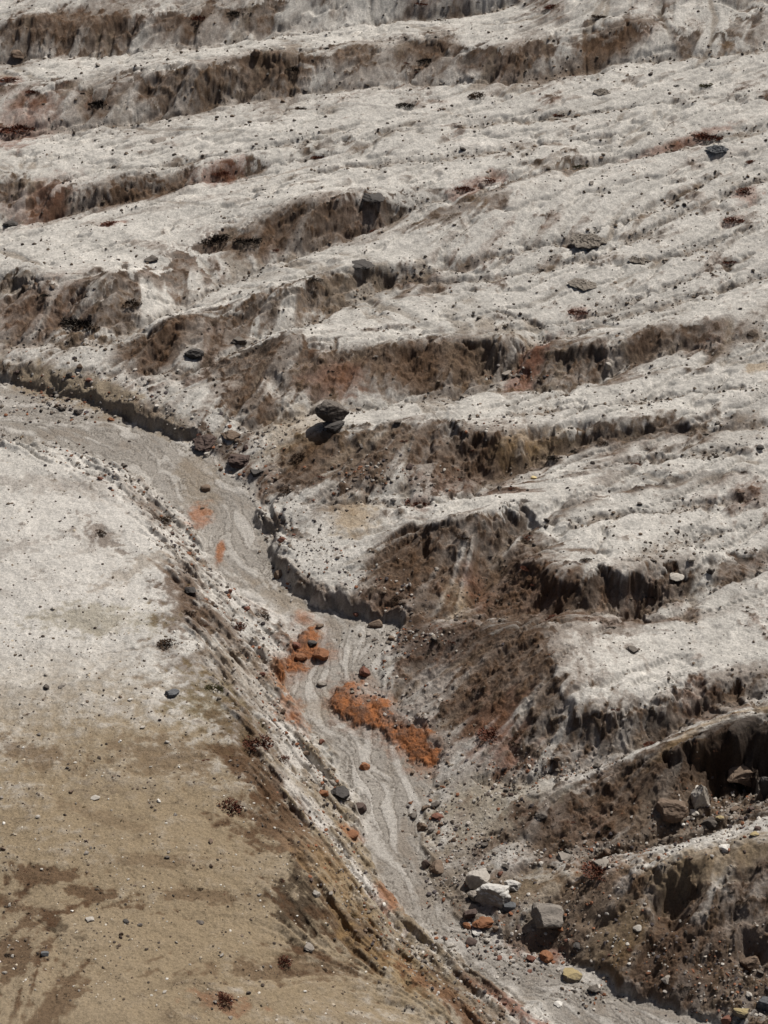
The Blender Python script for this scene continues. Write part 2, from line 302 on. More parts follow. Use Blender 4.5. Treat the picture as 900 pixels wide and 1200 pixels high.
white = rng.standard_normal((nyf, nxf)).astype(np.float32)
src = .35 * white + 1.0 * perlin(fx0 / .45, fy0 / .45) * 1.6 + perlin(fx0 / 1.1 + 5, fy0 / 1.1)
LIC = lic(src, 16, .14); LIC /= LIC.std()
LIC4 = lic((perlin(fx0 / 1.5 + 3, fy0 / 1.5) + .7 * perlin(fx0 / 3.1 + 9, fy0 / 3.1)).astype(np.float32), 16, .25); LIC4 /= LIC4.std()
Zw = blur(Z, 6.0); gyw, gxw = np.gradient(Zw, GS); sw = np.hypot(gxw, gyw)
wv = .35 * perlin(GXX / 2.5, GYY / 2.5)
FX, FY = -gxw / np.maximum(sw, .02), -gyw / np.maximum(sw, .02); FX, FY = (FX - wv * FY).astype(np.float32), (FY + wv * FX).astype(np.float32)
LIC2 = lic((perlin(fx0 / .9 + 9, fy0 / .9) + .6 * perlin(fx0 / 2.1 + 9, fy0 / 2.1)).astype(np.float32), 22, .3); LIC2 /= LIC2.std()
def fsamp(a, x, y): return bil(a, (x - X0) / FIN, (y - Y0) / FIN)
print('fields', round(time.time() - T0, 1))

# distance to the stream's middle line, with position along it (for flow marks)
def dist_line(k, x, y, every=12):
    lx, ly = WL[k][0][::every], WL[k][1][::every]
    best = np.full(x.shape, 1e9, np.float32); arg = np.zeros(x.shape, np.int32)
    for i in range(len(lx)):
        d = (x - lx[i]) ** 2 + (y - ly[i]) ** 2
        m = d < best; best[m] = d[m]; arg[m] = i
    return np.sqrt(best), arg
DS, AR = dist_line('SM', GXX, GYY)
# stream direction field -> streaks along the flow
mx, my = WL['SM'][0][::12], WL['SM'][1][::12]
tx_, ty_ = np.gradient(mx), np.gradient(my); tn = np.hypot(tx_, ty_); tx_ /= tn; ty_ /= tn
FX, FY = blur(tx_[AR], 6).astype(np.float32), blur(ty_[AR], 6).astype(np.float32)
wob = perlin(GXX / 4.5, GYY / 4.5) * .6 + .55 * perlin(GXX / 1.7, GYY / 1.7)
FX, FY = (FX - wob * FY).astype(np.float32), (FY + wob * FX).astype(np.float32)
LIC3 = lic((perlin(fx0 / .7, fy0 / .7) + .5 * perlin(fx0 / .3, fy0 / .3) + .15 * white).astype(np.float32), 15, .15); LIC3 /= LIC3.std()
print('flow', round(time.time() - T0, 1))

# ------------------------------------------------------------------ the ground sheet: vertices spread evenly over what the view can see
Q = 1.0
vv = np.concatenate([np.linspace(-1.62, -1.12, int(60 * Q), endpoint=False), np.linspace(-1.12, 1.12, int(1750 * Q)), np.linspace(1.12, 1.5, int(110 * Q))[1:]])
ang = np.radians(PITCH) - np.arctan(vv * TY)
yr = CAM_H / np.tan(np.maximum(ang, .12)); yr = yr[yr < 330]
yr = np.concatenate([[4, 14, 24, 34], yr[yr > 38], [345, 380, 450, 600, 900, 1400]])
ss = np.concatenate([-np.geomspace(40, 1.5, 24)[:-1], np.linspace(-1.5, -1.08, int(90 * Q), endpoint=False), np.linspace(-1.08, 1.08, int(1120 * Q)), np.linspace(1.08, 1.5, int(90 * Q))[1:], np.geomspace(1.5, 40, 24)[1:]])
VX = (ss[None, :] * TX * (yr[:, None] * cp + CAM_H * sp)).astype(np.float64); VY = np.repeat(yr[:, None], len(ss), 1)
NR, NC = VX.shape
print('sheet', NR, NC)
x, y = VX, VY
far = np.maximum(np.maximum(x - X1, X0 - x), np.maximum(y - Y1, Y0 - y)).clip(0)
z = gsamp(Z, x, y) + (base(x, y) - base(x.clip(X0, X1), y.clip(Y0, Y1))) * np.exp(-far / 300) 
sv = gsamp(slope, x, y); sx = gsamp(-gxv, x, y); sy = gsamp(-gyv, x, y)
fl = gsamp(FLOOR, x, y)
L1 = fsamp(LIC, x, y); L4 = fsamp(LIC4, x, y); L2 = fsamp(LIC2, x, y); L3 = fsamp(LIC3, x, y)
n_med = fbm(x, y, 3.2, 4, .55, 41); n_fine = fbm(x, y, .8, 5, .62, 43); n_big = fbm(x, y, 12, 3, .5, 47); n_grit = np.abs(fbm(x, y, .45, 3, .7, 49))
lc = np.argsort(WL['LC'][1]); lhill = x < np.interp(y, WL['LC'][1][lc], WL['LC'][0][lc]) + 9
lhill &= y < np.max(WL['LC'][1])
dry = 1 - fl; stp = sst(.25, .7, sv)
rid = sst(.5, 2.0, -L2)                                        # rills
crumb = sst(.0, .8, n_med + .4 * n_big)
infin = (x > X0 + 1) & (x < X1 - 1) & (y > Y0 + 1) & (y < 261)
drop = np.where(infin, fsamp(DROP, x, y), 0); dr = np.where(infin, fsamp(DR, x, y), 99); dg = np.where(infin, fsamp(DG, x, y), 99)
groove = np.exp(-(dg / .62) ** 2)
z += dry * (.05 + .08 * stp * crumb) * n_fine + dry * .10 * n_med * (.6 + .8 * stp) - .022 * n_grit * (1 + stp)
rib = sst(-1.8, .9, L4)
z += dry * (.03 * stp + .14 * gsamp(flk, x, y) * sst(.1, .35, sv)) * L1 - dry * sst(.15, .5, sv) * .38 * (1 - rib) * np.where(lhill, .9, 1) - dry * (.10 * sst(.03, .12, sv) + .14 * stp) * rid * np.where(lhill, .12, 1) - .33 * groove * dry * np.where(lhill, .3, 1)
z += fl * (.004 * L3 + .025 * n_fine + .03 * n_med) - fl * .05 * sst(.3, .0, np.abs(L3 + .3 * n_fine))
led = np.abs(fbm(x, y, 1.5, 3, .5, 61)); z -= dry * stp * crumb * .16 * sst(.16, 0, led)
z -= drop

# ------------------------------------------------------------------ ground colours (soil, ash, mineral stains, painted cave shade)
ASH = np.array((.462, .438, .40), np.float32); GREY = np.array((.32, .29, .26)); BROWN = np.array((.094, .054, .030)); DARK = np.array((.032, .020, .013))
SAND = np.array((.235, .185, .13)); TAN = np.array((.25, .194, .126)); OCHRE = np.array((.30, .20, .095)); RUST = np.array((.19, .065, .030)); ORANGE = np.array((.295, .108, .036)); OLIVE = np.array((.19, .155, .085)); PALE = np.array((.56, .53, .49))
col = np.tile(ASH, (NR, NC, 1)).astype(np.float32)
col *= (1 + .10 * n_med + .10 * n_fine + .06 * L2)[..., None]
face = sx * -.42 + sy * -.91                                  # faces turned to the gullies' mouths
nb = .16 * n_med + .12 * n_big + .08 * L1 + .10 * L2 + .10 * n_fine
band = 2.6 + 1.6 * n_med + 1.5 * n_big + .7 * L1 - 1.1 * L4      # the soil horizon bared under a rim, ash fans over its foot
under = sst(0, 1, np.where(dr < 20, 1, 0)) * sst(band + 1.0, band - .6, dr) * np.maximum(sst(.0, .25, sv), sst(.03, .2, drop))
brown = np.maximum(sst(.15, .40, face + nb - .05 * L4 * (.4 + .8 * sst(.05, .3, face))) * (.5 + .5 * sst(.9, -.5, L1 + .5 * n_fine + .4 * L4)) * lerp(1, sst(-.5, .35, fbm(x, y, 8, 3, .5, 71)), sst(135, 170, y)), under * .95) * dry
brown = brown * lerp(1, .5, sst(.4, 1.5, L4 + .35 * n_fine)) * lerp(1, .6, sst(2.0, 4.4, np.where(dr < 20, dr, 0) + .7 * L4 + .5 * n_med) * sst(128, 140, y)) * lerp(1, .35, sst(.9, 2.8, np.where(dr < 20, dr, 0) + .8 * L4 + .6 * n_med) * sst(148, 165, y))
SOIL = [[(0,25),(60,12),(140,10),(170,25),(150,50),(80,60),(40,50),(0,58)],[(165,95),(200,85),(260,75),(320,62),(355,80),(350,105),(300,103),(240,118),(190,115)],[(385,55),(440,48),(440,70),(400,90),(380,80)],[(470,80),(500,55),(525,45),(520,62),(505,82)],[(585,78),(615,58),(640,62),(625,80)],
 [(0,205),(60,212),(60,240),(0,235)],[(110,216),(215,209),(212,222),(120,236)],[(290,264),(340,245),(425,235),(455,232),(440,255),(400,275),(340,268),(310,280)],[(0,322),(60,338),(92,350),(115,395),(60,398),(0,385)],[(135,405),(180,385),(245,362),(255,375),(220,395),(200,420),(165,428)],
 [(245,360),(350,332),(390,320),(385,332),(300,360),(250,372)],[(245,425),(300,402),(350,395),(345,408),(320,430),(318,480),(290,488),(265,470),(260,440)],[(345,420),(400,412),(480,402),(545,398),(620,400),(615,425),(560,445),(500,445),(440,440),(380,450),(350,460),(330,445)],[(600,455),(640,412),(690,402),(715,405),(700,425),(660,440),(625,460)],[(735,400),(760,390),(795,386),(780,402),(750,408)],
 [(325,540),(355,510),(400,502),(480,492),(540,495),(560,515),(620,520),(640,512),(640,525),(590,550),(520,560),(470,545),(440,570),(400,575),(350,565)],[(420,680),(470,625),(510,612),(575,606),(600,625),(590,660),(560,690),(530,715),(490,705),(450,695)],[(560,690),(600,655),(640,668),(720,668),(760,680),(740,705),(690,705),(640,712),(570,715)],
 [(450,780),(500,750),(560,735),(650,730),(645,770),(655,805),(640,830),(600,850),(570,870),(530,850),(490,820)],[(600,895),(640,835),(690,840),(760,825),(840,805),(830,822),(780,845),(740,865),(680,890),(620,905)],[(690,920),(760,890),(800,870),(860,855),(960,850),(960,925),(850,945),(770,980),(700,985),(640,960),(650,935)],[(735,1060),(760,1026),(800,1022),(860,1030),(960,1030),(960,1230),(845,1195),(770,1155),(770,1110)]]
bare = np.zeros((NR, NC), np.float32)
for pts in SOIL:
    w_ = np.array([hit(px, py)[:2] for px, py in pts]); i0, i1 = np.searchsorted(yr, w_[:, 1].min() - 2.5), np.searchsorted(yr, w_[:, 1].max() + 2.5)
    cc = np.abs(VX[(i0 + i1) // 2] - (w_[:, 0].min() + w_[:, 0].max()) / 2) < np.ptp(w_[:, 0]) / 2 + 4; j0, j1 = cc.nonzero()[0][[0, -1]]
    q = (slice(i0, i1), slice(j0, j1)); xx, yy = x[q], y[q]; d = np.full(xx.shape, 1e9)
    for a, b in zip(w_, np.roll(w_, -1, 0)):
        e = b - a; t = np.clip(((xx - a[0]) * e[0] + (yy - a[1]) * e[1]) / (e @ e), 0, 1); d = np.minimum(d, np.hypot(xx - a[0] - t * e[0], yy - a[1] - t * e[1]))
    d = np.where(inside([tuple(v) for v in w_], xx, yy), d, -d)
    bare[q] = np.maximum(bare[q], sst(-.7, .7, d + .9 * n_fine[q] + .5 * n_med[q] - .45 * L4[q] - .45 * L1[q]))
z -= bare * dry * (.22 * (1 - sst(-1.6, 1.0, L4)) + .09 * sst(.2, 1.4, -L1) - .05 * n_fine - .08 * sst(.1, .9, n_fine) - .10 * n_med)
brown = np.maximum(brown, .95 * bare * dry * lerp(1, .45, sst(.9, 1.9, L4 + .5 * L1 + .3 * n_fine)))
BR = mix3(np.tile(np.asarray(BROWN, np.float32), (NR, NC, 1)), (.125, .056, .029), sst(.1, .9, n_big + .5 * n_med) * .7); BR = mix3(BR, (.16, .105, .058), sst(.2, 1., -n_big + .5 * n_fine) * .6)
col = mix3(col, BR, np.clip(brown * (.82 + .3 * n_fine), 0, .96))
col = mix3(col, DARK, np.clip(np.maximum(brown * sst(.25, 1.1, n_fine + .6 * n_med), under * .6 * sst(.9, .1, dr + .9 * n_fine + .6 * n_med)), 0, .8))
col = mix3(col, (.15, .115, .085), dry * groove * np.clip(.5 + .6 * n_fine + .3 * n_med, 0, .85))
# thin soil stains along small rills on the flats
rill = sst(.9, 2.2, -L2 + .35 * n_med) * sst(.04, .2, sv) * dry
col = mix3(col, (.20, .16, .12), rill * .6)
col = mix3(col, (.19, .15, .115), dry * sst(.6, 1.3, n_fine + .6 * n_med) * .36)
mot = fbm(x, y, .35, 3, .65, 95); col *= (1 + (.16 * mot + .12 * fbm(x, y, 1.7, 3, .6, 96)) * dry)[..., None]
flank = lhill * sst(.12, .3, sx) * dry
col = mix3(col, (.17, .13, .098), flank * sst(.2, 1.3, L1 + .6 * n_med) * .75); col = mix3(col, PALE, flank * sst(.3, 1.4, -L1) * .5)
# stream bed
bed = np.tile(np.array((.30, .274, .242), np.float32), (NR, NC, 1)) * (1 + .12 * n_med + .08 * n_fine)[..., None]
bed = mix3(bed, (.50, .47, .43), sst(.2, 1.5, L3 + .7 * n_med + .3 * n_fine) * .65)
bed = mix3(bed, (.14, .12, .10), sst(.23, .03, np.abs(L3 + .45 * n_fine)) * sst(-.7, .3, n_med) * .8)
bed = mix3(bed, (.25, .21, .17), sst(.2, .9, -n_med - .3 * L3) * .6)
col = col + (bed - col) * fl[..., None]

def blob(px, py, rx, ry, rot, c, k=1., ns=.5, hard=.35, streak=0., h=0.):
    """stain of one soil, or painted cave shade, on the ground: centre and radii in target pixels"""
    X, Y, _ = hit(px, py)
    d = math.sqrt(X * X + Y * Y + (CAM_H) ** 2); m = 2 * d * TX / 900
    el = CAM_H / d
    global col
    i0, i1 = np.searchsorted(yr, Y - 3.2 * max(rx * m, ry * m / el)), np.searchsorted(yr, Y + 3.2 * max(rx * m, ry * m / el))
    sl_ = slice(max(i0 - 1, 0), i1 + 1)
    xx, yy = x[sl_], y[sl_]
    u0 = (xx - X) / m; v0 = (yy - Y) / m * el
    c_, s_ = math.cos(rot), math.sin(rot)
    u = (u0 * c_ + v0 * s_) / rx; v = (-u0 * s_ + v0 * c_) / ry
    r = np.sqrt(u * u + v * v) + ns * (.4 * n_med[sl_] + .5 * n_fine[sl_]) + streak * .22 * L1[sl_]
    t = sst(1 + hard, 1 - hard, r) * k
    if not any(c is q for q in (ORANGE, RUST, PALE, SAND)): t = t * (1 - .95 * sst(.25, .75, fl[sl_]))
    if h: z[sl_] += h * sst(.35, .6, t) * (.7 + .7 * n_fine[sl_] + .5 * n_med[sl_])
    col[sl_] = mix3(col[sl_], c, np.clip(t, 0, 1).astype(np.float32))
PI = math.pi
def patch(pts, c, k=1., h=0., warp=.35, c2=(.10, .042, .02), edge=.28):
    """stain with a traced outline (target pixels), standing h metres proud"""
    w_ = np.array([hit(px, py)[:2] for px, py in pts]); m = w_.mean(0)
    i0, i1 = np.searchsorted(yr, w_[:, 1].min() - 2), np.searchsorted(yr, w_[:, 1].max() + 2)
    cc = np.abs(VX[(i0 + i1) // 2] - m[0]) < np.ptp(w_[:, 0]) / 2 + 3; j0, j1 = cc.nonzero()[0][[0, -1]]
    sl_ = (slice(i0, i1), slice(j0, j1)); xx, yy = x[sl_], y[sl_]
    xx = xx + warp * n_fine[sl_]; yy = yy + warp * 1.4 * fbm(xx, yy, .8, 3, .6, 77)
    d = np.full(xx.shape, 1e9)
    for a, b in zip(w_, np.roll(w_, -1, 0)):
        e = b - a; t = np.clip(((xx - a[0]) * e[0] + (yy - a[1]) * e[1]) / (e @ e), 0, 1); d = np.minimum(d, np.hypot(xx - a[0] - t * e[0], yy - a[1] - t * e[1]))
    d = np.where(inside([tuple(q) for q in w_], xx, yy), d, -d)
    t = np.maximum(sst(-edge, edge, d), .45 * sst(-1.1, .1, d + .5 * n_fine[sl_]))
    crk = sst(.10, .02, np.abs(fbm(xx, yy, 1.1, 3, .55, 91)))
    z[sl_] += h * sst(-.05, .25, d) * (.55 + .5 * sst(-.15, .15, n_med[sl_] + .4 * n_fine[sl_]) - .5 * crk + .2 + .3 * n_med[sl_] + .16 * n_fine[sl_] + .10 * L3[sl_])
    u = np.clip(.35 + .7 * n_fine[sl_] + .4 * n_med[sl_] + .2 * L3[sl_], 0, .9)
    cl = mix3(np.tile(np.asarray(c, np.float32), (*xx.shape, 1)), c2, np.clip(u + .7 * crk, 0, .95)); cl = mix3(cl, (.36, .30, .24), sst(.75, 1.3, -n_med[sl_] - .6 * n_fine[sl_]) * .7)
    col[sl_] = col[sl_] + (cl - col[sl_]) * (t * k)[..., None].astype(np.float32)
# the near hill: tan soil at its foot end, ash on its shoulder
for b in [(60,1120,330,260,0,TAN,.95,.6,.5),(330,1060,190,200,.2,TAN,.85,.6,.5),(150,930,190,120,0,TAN,.8,.8,.6),(50,860,130,90,0,TAN,.45,.8,.7),(520,1180,90,60,-.5,TAN,.7,.6,.5),
          (60,670,150,110,0,PALE,.45,.6,.6),(140,580,90,40,-.4,PALE,.3,.6,.6)]: blob(*b)
for b in [(345,930,40,14,-.8,PALE,.7,1.3,.4,1.5),(300,800,40,12,-.7,PALE,.6,1.3,.4,1.5),(320,845,30,10,-.7,PALE,.7,1.3,.4,1.5),(285,700,40,14,-.6,PALE,.5,1.3,.4,1.5),(60,1028,75,9,-.2,BROWN,.8,1.5,.35,2),(20,1110,45,34,0,BROWN,.75,1.6,.4,2),(70,1085,40,9,-.6,DARK,.6,1.4,.4,1),(30,1065,50,8,-.3,BROWN,.7,1.5,.4,1),(240,1050,60,7,.05,BROWN,.55,1.4,.4,1),(64,1165,24,50,0,BROWN,.7,1.5,.4,2),(200,1010,70,8,.1,BROWN,.4,1.5,.5,1),(130,960,60,6,-.3,BROWN,.3,1.5,.5,1),
          (352,1040,26,50,.15,DARK,.8,1.7,.4,1),(325,965,44,34,-.6,BROWN,.9,1.3,.5,1.1),(300,905,40,26,-.7,BROWN,.8,1.4,.5,1.1),(420,1095,60,30,-.4,BROWN,.75,1.3,.4,2),(480,1140,60,20,-.4,OCHRE,.5,1.2,.5,1),(370,1000,40,30,-.6,(.24,.165,.105),.55,1.3,.5,1.1),
          (218,690,24,60,.15,BROWN,.75,1.5,.5,1.1),(265,740,60,16,-.6,BROWN,.7,1.4,.5,1.1),(245,800,60,34,-.5,BROWN,.45,1.4,.5,1.1),(290,850,60,26,-.5,BROWN,.45,1.4,.5,1.1),(120,625,30,10,-.7,BROWN,.6,1.4,.4,1),(110,725,60,16,0,OLIVE,.5,1.3,.5),(290,790,40,40,-.6,(.2,.15,.1),.45,1.4,.5,1.1),
          (400,1040,40,26,-.7,OCHRE,.35,1.3,.5,1.1),(430,1035,34,9,-.75,PALE,.8,1.1,.3,1),(405,1000,30,8,-.75,PALE,.7,1.1,.3,1),(380,960,26,8,-.7,PALE,.6,1.1,.3,1),(355,890,26,16,-.3,PALE,.75,1.2,.3,1),(340,850,24,10,-.4,PALE,.6,1.2,.3,1),(330,720,40,12,-.6,PALE,.5,1.2,.3,2),(180,600,34,12,-.6,BROWN,.7,1.3,.5,1.1),(520,1165,60,10,-.5,RUST,.5,1.2,.5),(600,1180,50,8,-.5,RUST,.7,1.2,.4),(250,825,40,26,-.5,OLIVE,.5,1.3,.5,2),(30,880,60,12,-.3,BROWN,.45,1.6,.4,1),(60,570,70,8,-.1,BROWN,.3,1.6,.5,1),(30,640,40,6,.3,BROWN,.3,1.6,.4,1),(170,660,50,10,.5,(.25,.2,.15),.5,1.5,.4,1),
          (210,890,60,20,0,BROWN,.4,1.7,.4,1),(340,1130,80,14,.25,BROWN,.6,1.6,.4,2),(260,1170,30,12,.1,RUST,.45,1.4,.5),(540,1170,70,24,-.4,BROWN,.5,1.4,.4,2),(280,870,20,60,.6,BROWN,.45,1.5,.5,1.1)]: blob(*b)
# thin branching stains over the near hill
vq = np.abs(fbm(x + .5 * n_fine, y + .5 * n_fine, 7, 5, .55, 101)); vm = sst(-.1, .7, fbm(x, y, 6, 3, .5, 103))
veins = lhill * dry * vm * np.maximum(sst(.09, .01, vq), .5 * sst(.25, .02, vq)) * sst(-.9, .6, n_fine)
col = mix3(col, (.085, .058, .036), np.clip(.62 * veins, 0, .8)); z -= .05 * veins
# orange iron crust in and beside the stream
for b in [(90,458,80,11,-.28,SAND,.85,.8,.4),(190,500,50,8,-.35,SAND,.6,1,.5),(60,478,70,9,-.1,(.24,.2,.16),.4,1.3,.4),(230,560,20,30,.3,SAND,.5,1.2,.5),(330,700,34,12,-.5,SAND,.5,1.2,.5),(350,800,12,40,-.1,(.36,.2,.11),.5,1.5,.5),(340,830,16,20,0,ORANGE,.4,1.6,.5),(375,830,20,14,.2,SAND,.4,1.3,.5),(440,905,30,10,-.5,(.33,.2,.12),.4,1.4,.5),(330,790,14,18,.4,(.36,.2,.11),.75,.9,.6),(342,840,14,10,0,ORANGE,.5,1,.6),
          (458,1050,20,16,-.6,(.26,.12,.06),.8,1.2,.5,1),(413,975,12,8,0,ORANGE,.5,.9,.5),(232,605,12,12,0,ORANGE,.7,.9,.5),(258,645,5,12,0,ORANGE,.8,.7,.4),(355,722,10,6,0,ORANGE,.5,.8,.6),(640,1103,40,12,-.1,RUST,.6,.9,.5),(445,820,10,6,0,PALE,.7,.7,.4),(450,850,24,8,-.1,(.3,.26,.22),.7,.9,.4)]: blob(*b)
patch([(389,813),(401,803),(427,798),(436,813),(456,821),(457,836),(473,844),(496,853),(514,873),(519,885),(502,902),(485,896),(470,879),(450,862),(427,853),(401,844),(388,833)], ORANGE, .95, .2)
patch([(323,787),(329,772),(343,758),(362,732),(370,732),(376,755),(387,769),(372,775),(355,781),(335,795),(323,798)], ORANGE, .9, .15, .45)
patch([(415,812),(430,803),(440,812),(425,818)], (.36,.34,.31), .8, .05, .3, (.25,.2,.16))
patch([(452,840),(470,842),(480,850),(462,850)], (.25,.22,.19), .8, .05, .3, (.16,.12,.1))
# soil of the faces; the dark blobs under the cave rim are painted shade
for b in [(580,860,28,36,.6,RUST,.55,1.1,.6,1),(700,1020,26,22,0,RUST,.45,1.1,.6),(415,606,26,18,0,OCHRE,.6,.8,.6),(560,695,14,24,.6,RUST,.45,1,.5),(535,705,16,18,.6,OCHRE,.45,.8,.6),(620,425,34,10,.7,RUST,.55,1,.5),(40,365,60,24,.2,(.13,.075,.048),.5,1,.6,1),(200,392,50,22,.3,BROWN,.7,.8,.5,1),(330,425,40,16,.5,BROWN,.6,.9,.6,1),
          (300,470,22,16,.4,BROWN,.7,.8,.6,1),(345,505,34,26,.2,OCHRE,.35,.8,.6),(360,535,26,22,.4,BROWN,.65,.9,.6,1),(100,462,60,12,-.3,(.26,.21,.15),.8,.7,.5),(480,680,40,50,.3,BROWN,.75,.8,.6,1),(600,770,120,50,.4,BROWN,.6,.8,.6,1),(560,740,90,16,0,DARK,.5,1,.6),(600,690,60,30,.2,BROWN,.7,.8,.5,1),
          (640,1040,40,20,0,TAN,.6,.8,.6),(690,960,70,34,.1,BROWN,.55,.9,.6,1),(780,930,90,30,.3,BROWN,.6,.9,.6,1),(700,1070,60,50,.2,(.15,.095,.055),.8,1,.5,1),(760,1120,60,40,0,BROWN,.6,1.2,.5,1),(715,1110,30,24,0,(.24,.165,.085),.7,.9,.6),(735,1085,24,16,0,(.25,.18,.1),.6,.9,.6),(840,1005,70,18,.15,(.22,.165,.105),.8,.9,.6),(860,838,60,5,.25,OCHRE,.5,.9,.6),(800,862,40,6,.5,OCHRE,.5,.9,.6),(870,868,50,26,.1,DARK,.9,.6,.4),(790,890,40,20,.3,DARK,.6,.9,.5),(640,1120,90,40,.2,(.16,.125,.095),.7,.9,.5),(545,1050,36,60,.2,(.17,.135,.105),.7,.9,.5),(800,960,90,26,.2,(.15,.115,.085),.6,1,.5),(790,1140,80,40,.2,(.085,.052,.033),.6,1.2,.5),(560,960,34,40,0,(.26,.22,.165),.6,.9,.6),(590,930,60,20,0,(.3,.26,.2),.5,.9,.6),(690,895,40,14,.4,PALE,.35,1.1,.6,2),(500,810,30,14,.9,PALE,.35,1.1,.6,2)]: blob(*b)
# rusty and dark stains on the far slopes
for b in [(40,150,30,14,.3,RUST,.35,1.2,.6),(20,142,24,20,0,RUST,.35,1.2,.6),(10,92,14,8,0,RUST,.45,1,.5),(90,25,80,12,.2,BROWN,.6,1,.6),(240,20,40,22,.3,BROWN,.5,1.3,.6),(120,115,60,20,.2,BROWN,.35,1.4,.7),(240,100,70,16,.3,BROWN,.5,1.1,.6),(330,85,30,26,.6,BROWN,.55,1.1,.6),(430,70,40,18,.2,BROWN,.45,1.1,.6),(500,60,30,18,.6,BROWN,.55,1.1,.5),(610,65,34,16,.4,BROWN,.5,1,.6),(725,33,46,7,.15,BROWN,.75,1,.5),(670,85,50,8,.25,BROWN,.55,1,.5),
          (140,225,70,9,.1,BROWN,.6,1.1,.5),(258,203,24,8,.2,RUST,.5,1,.5),(50,230,40,14,.3,RUST,.3,1.2,.6),(130,262,14,4,0,RUST,.6,1,.5),(340,262,70,14,.15,BROWN,.55,1,.6),(285,285,30,10,0,BROWN,.5,1.1,.6),(560,215,26,8,.3,RUST,.5,1.1,.5),(800,165,50,4,.2,RUST,.5,1,.5),(875,225,14,8,.2,RUST,.5,1,.5),(678,365,12,6,0,RUST,.5,1,.5),(860,258,14,4,.3,RUST,.45,1,.5),(770,392,34,9,.1,BROWN,.6,1.1,.6),(430,430,70,18,.1,BROWN,.6,1,.6),(520,425,60,20,.2,BROWN,.6,1,.6),(390,440,30,14,0,RUST,.3,1.2,.6),(560,530,60,20,.3,BROWN,.6,1,.6),(440,540,70,18,.6,BROWN,.5,1.1,.6,1),(490,590,12,10,0,RUST,.35,1,.5),(780,660,60,10,.1,BROWN,.4,1.2,.6),(890,430,14,5,.1,OCHRE,.5,1,.5),(715,560,20,8,.2,BROWN,.45,1.2,.6),(620,518,40,8,.2,OCHRE,.4,1,.6),(870,790,40,10,.2,BROWN,.5,1.1,.6)]: blob(*b)
col = np.clip(col, .012, .75)

def sheet(name, VX, VY, VZ, colr, m):
    nr, nc = VX.shape
    me = bpy.data.meshes.new(name)
    co = np.stack([VX, VY, VZ], -1).reshape(-1, 3).astype(np.float32)
    i = np.arange(nr * nc, dtype=np.int32).reshape(nr, nc)
    f = np.stack([i[:-1, :-1], i[:-1, 1:], i[1:, 1:], i[1:, :-1]], -1).reshape(-1)
    me.vertices.add(len(co)); me.vertices.foreach_set('co', co.ravel())
    me.loops.add(len(f)); me.loops.foreach_set('vertex_index', f)
    nf = len(f) // 4
    me.polygons.add(nf); me.polygons.foreach_set('loop_start', np.arange(0, nf * 4, 4, dtype=np.int32)); me.polygons.foreach_set('loop_total', np.full(nf, 4, np.int32))
    me.update(calc_edges=True)
    me.polygons.foreach_set('use_smooth', np.ones(nf, bool))
    at = me.attributes.new('soil', 'FLOAT_COLOR', 'POINT')
    c4 = np.ones((nr * nc, 4), np.float32); c4[:, :3] = colr.reshape(-1, 3); at.data.foreach_set('color', c4.ravel())
    me.materials.append(m)
    o = bpy.data.objects.new(name, me); COL.objects.link(o); return o

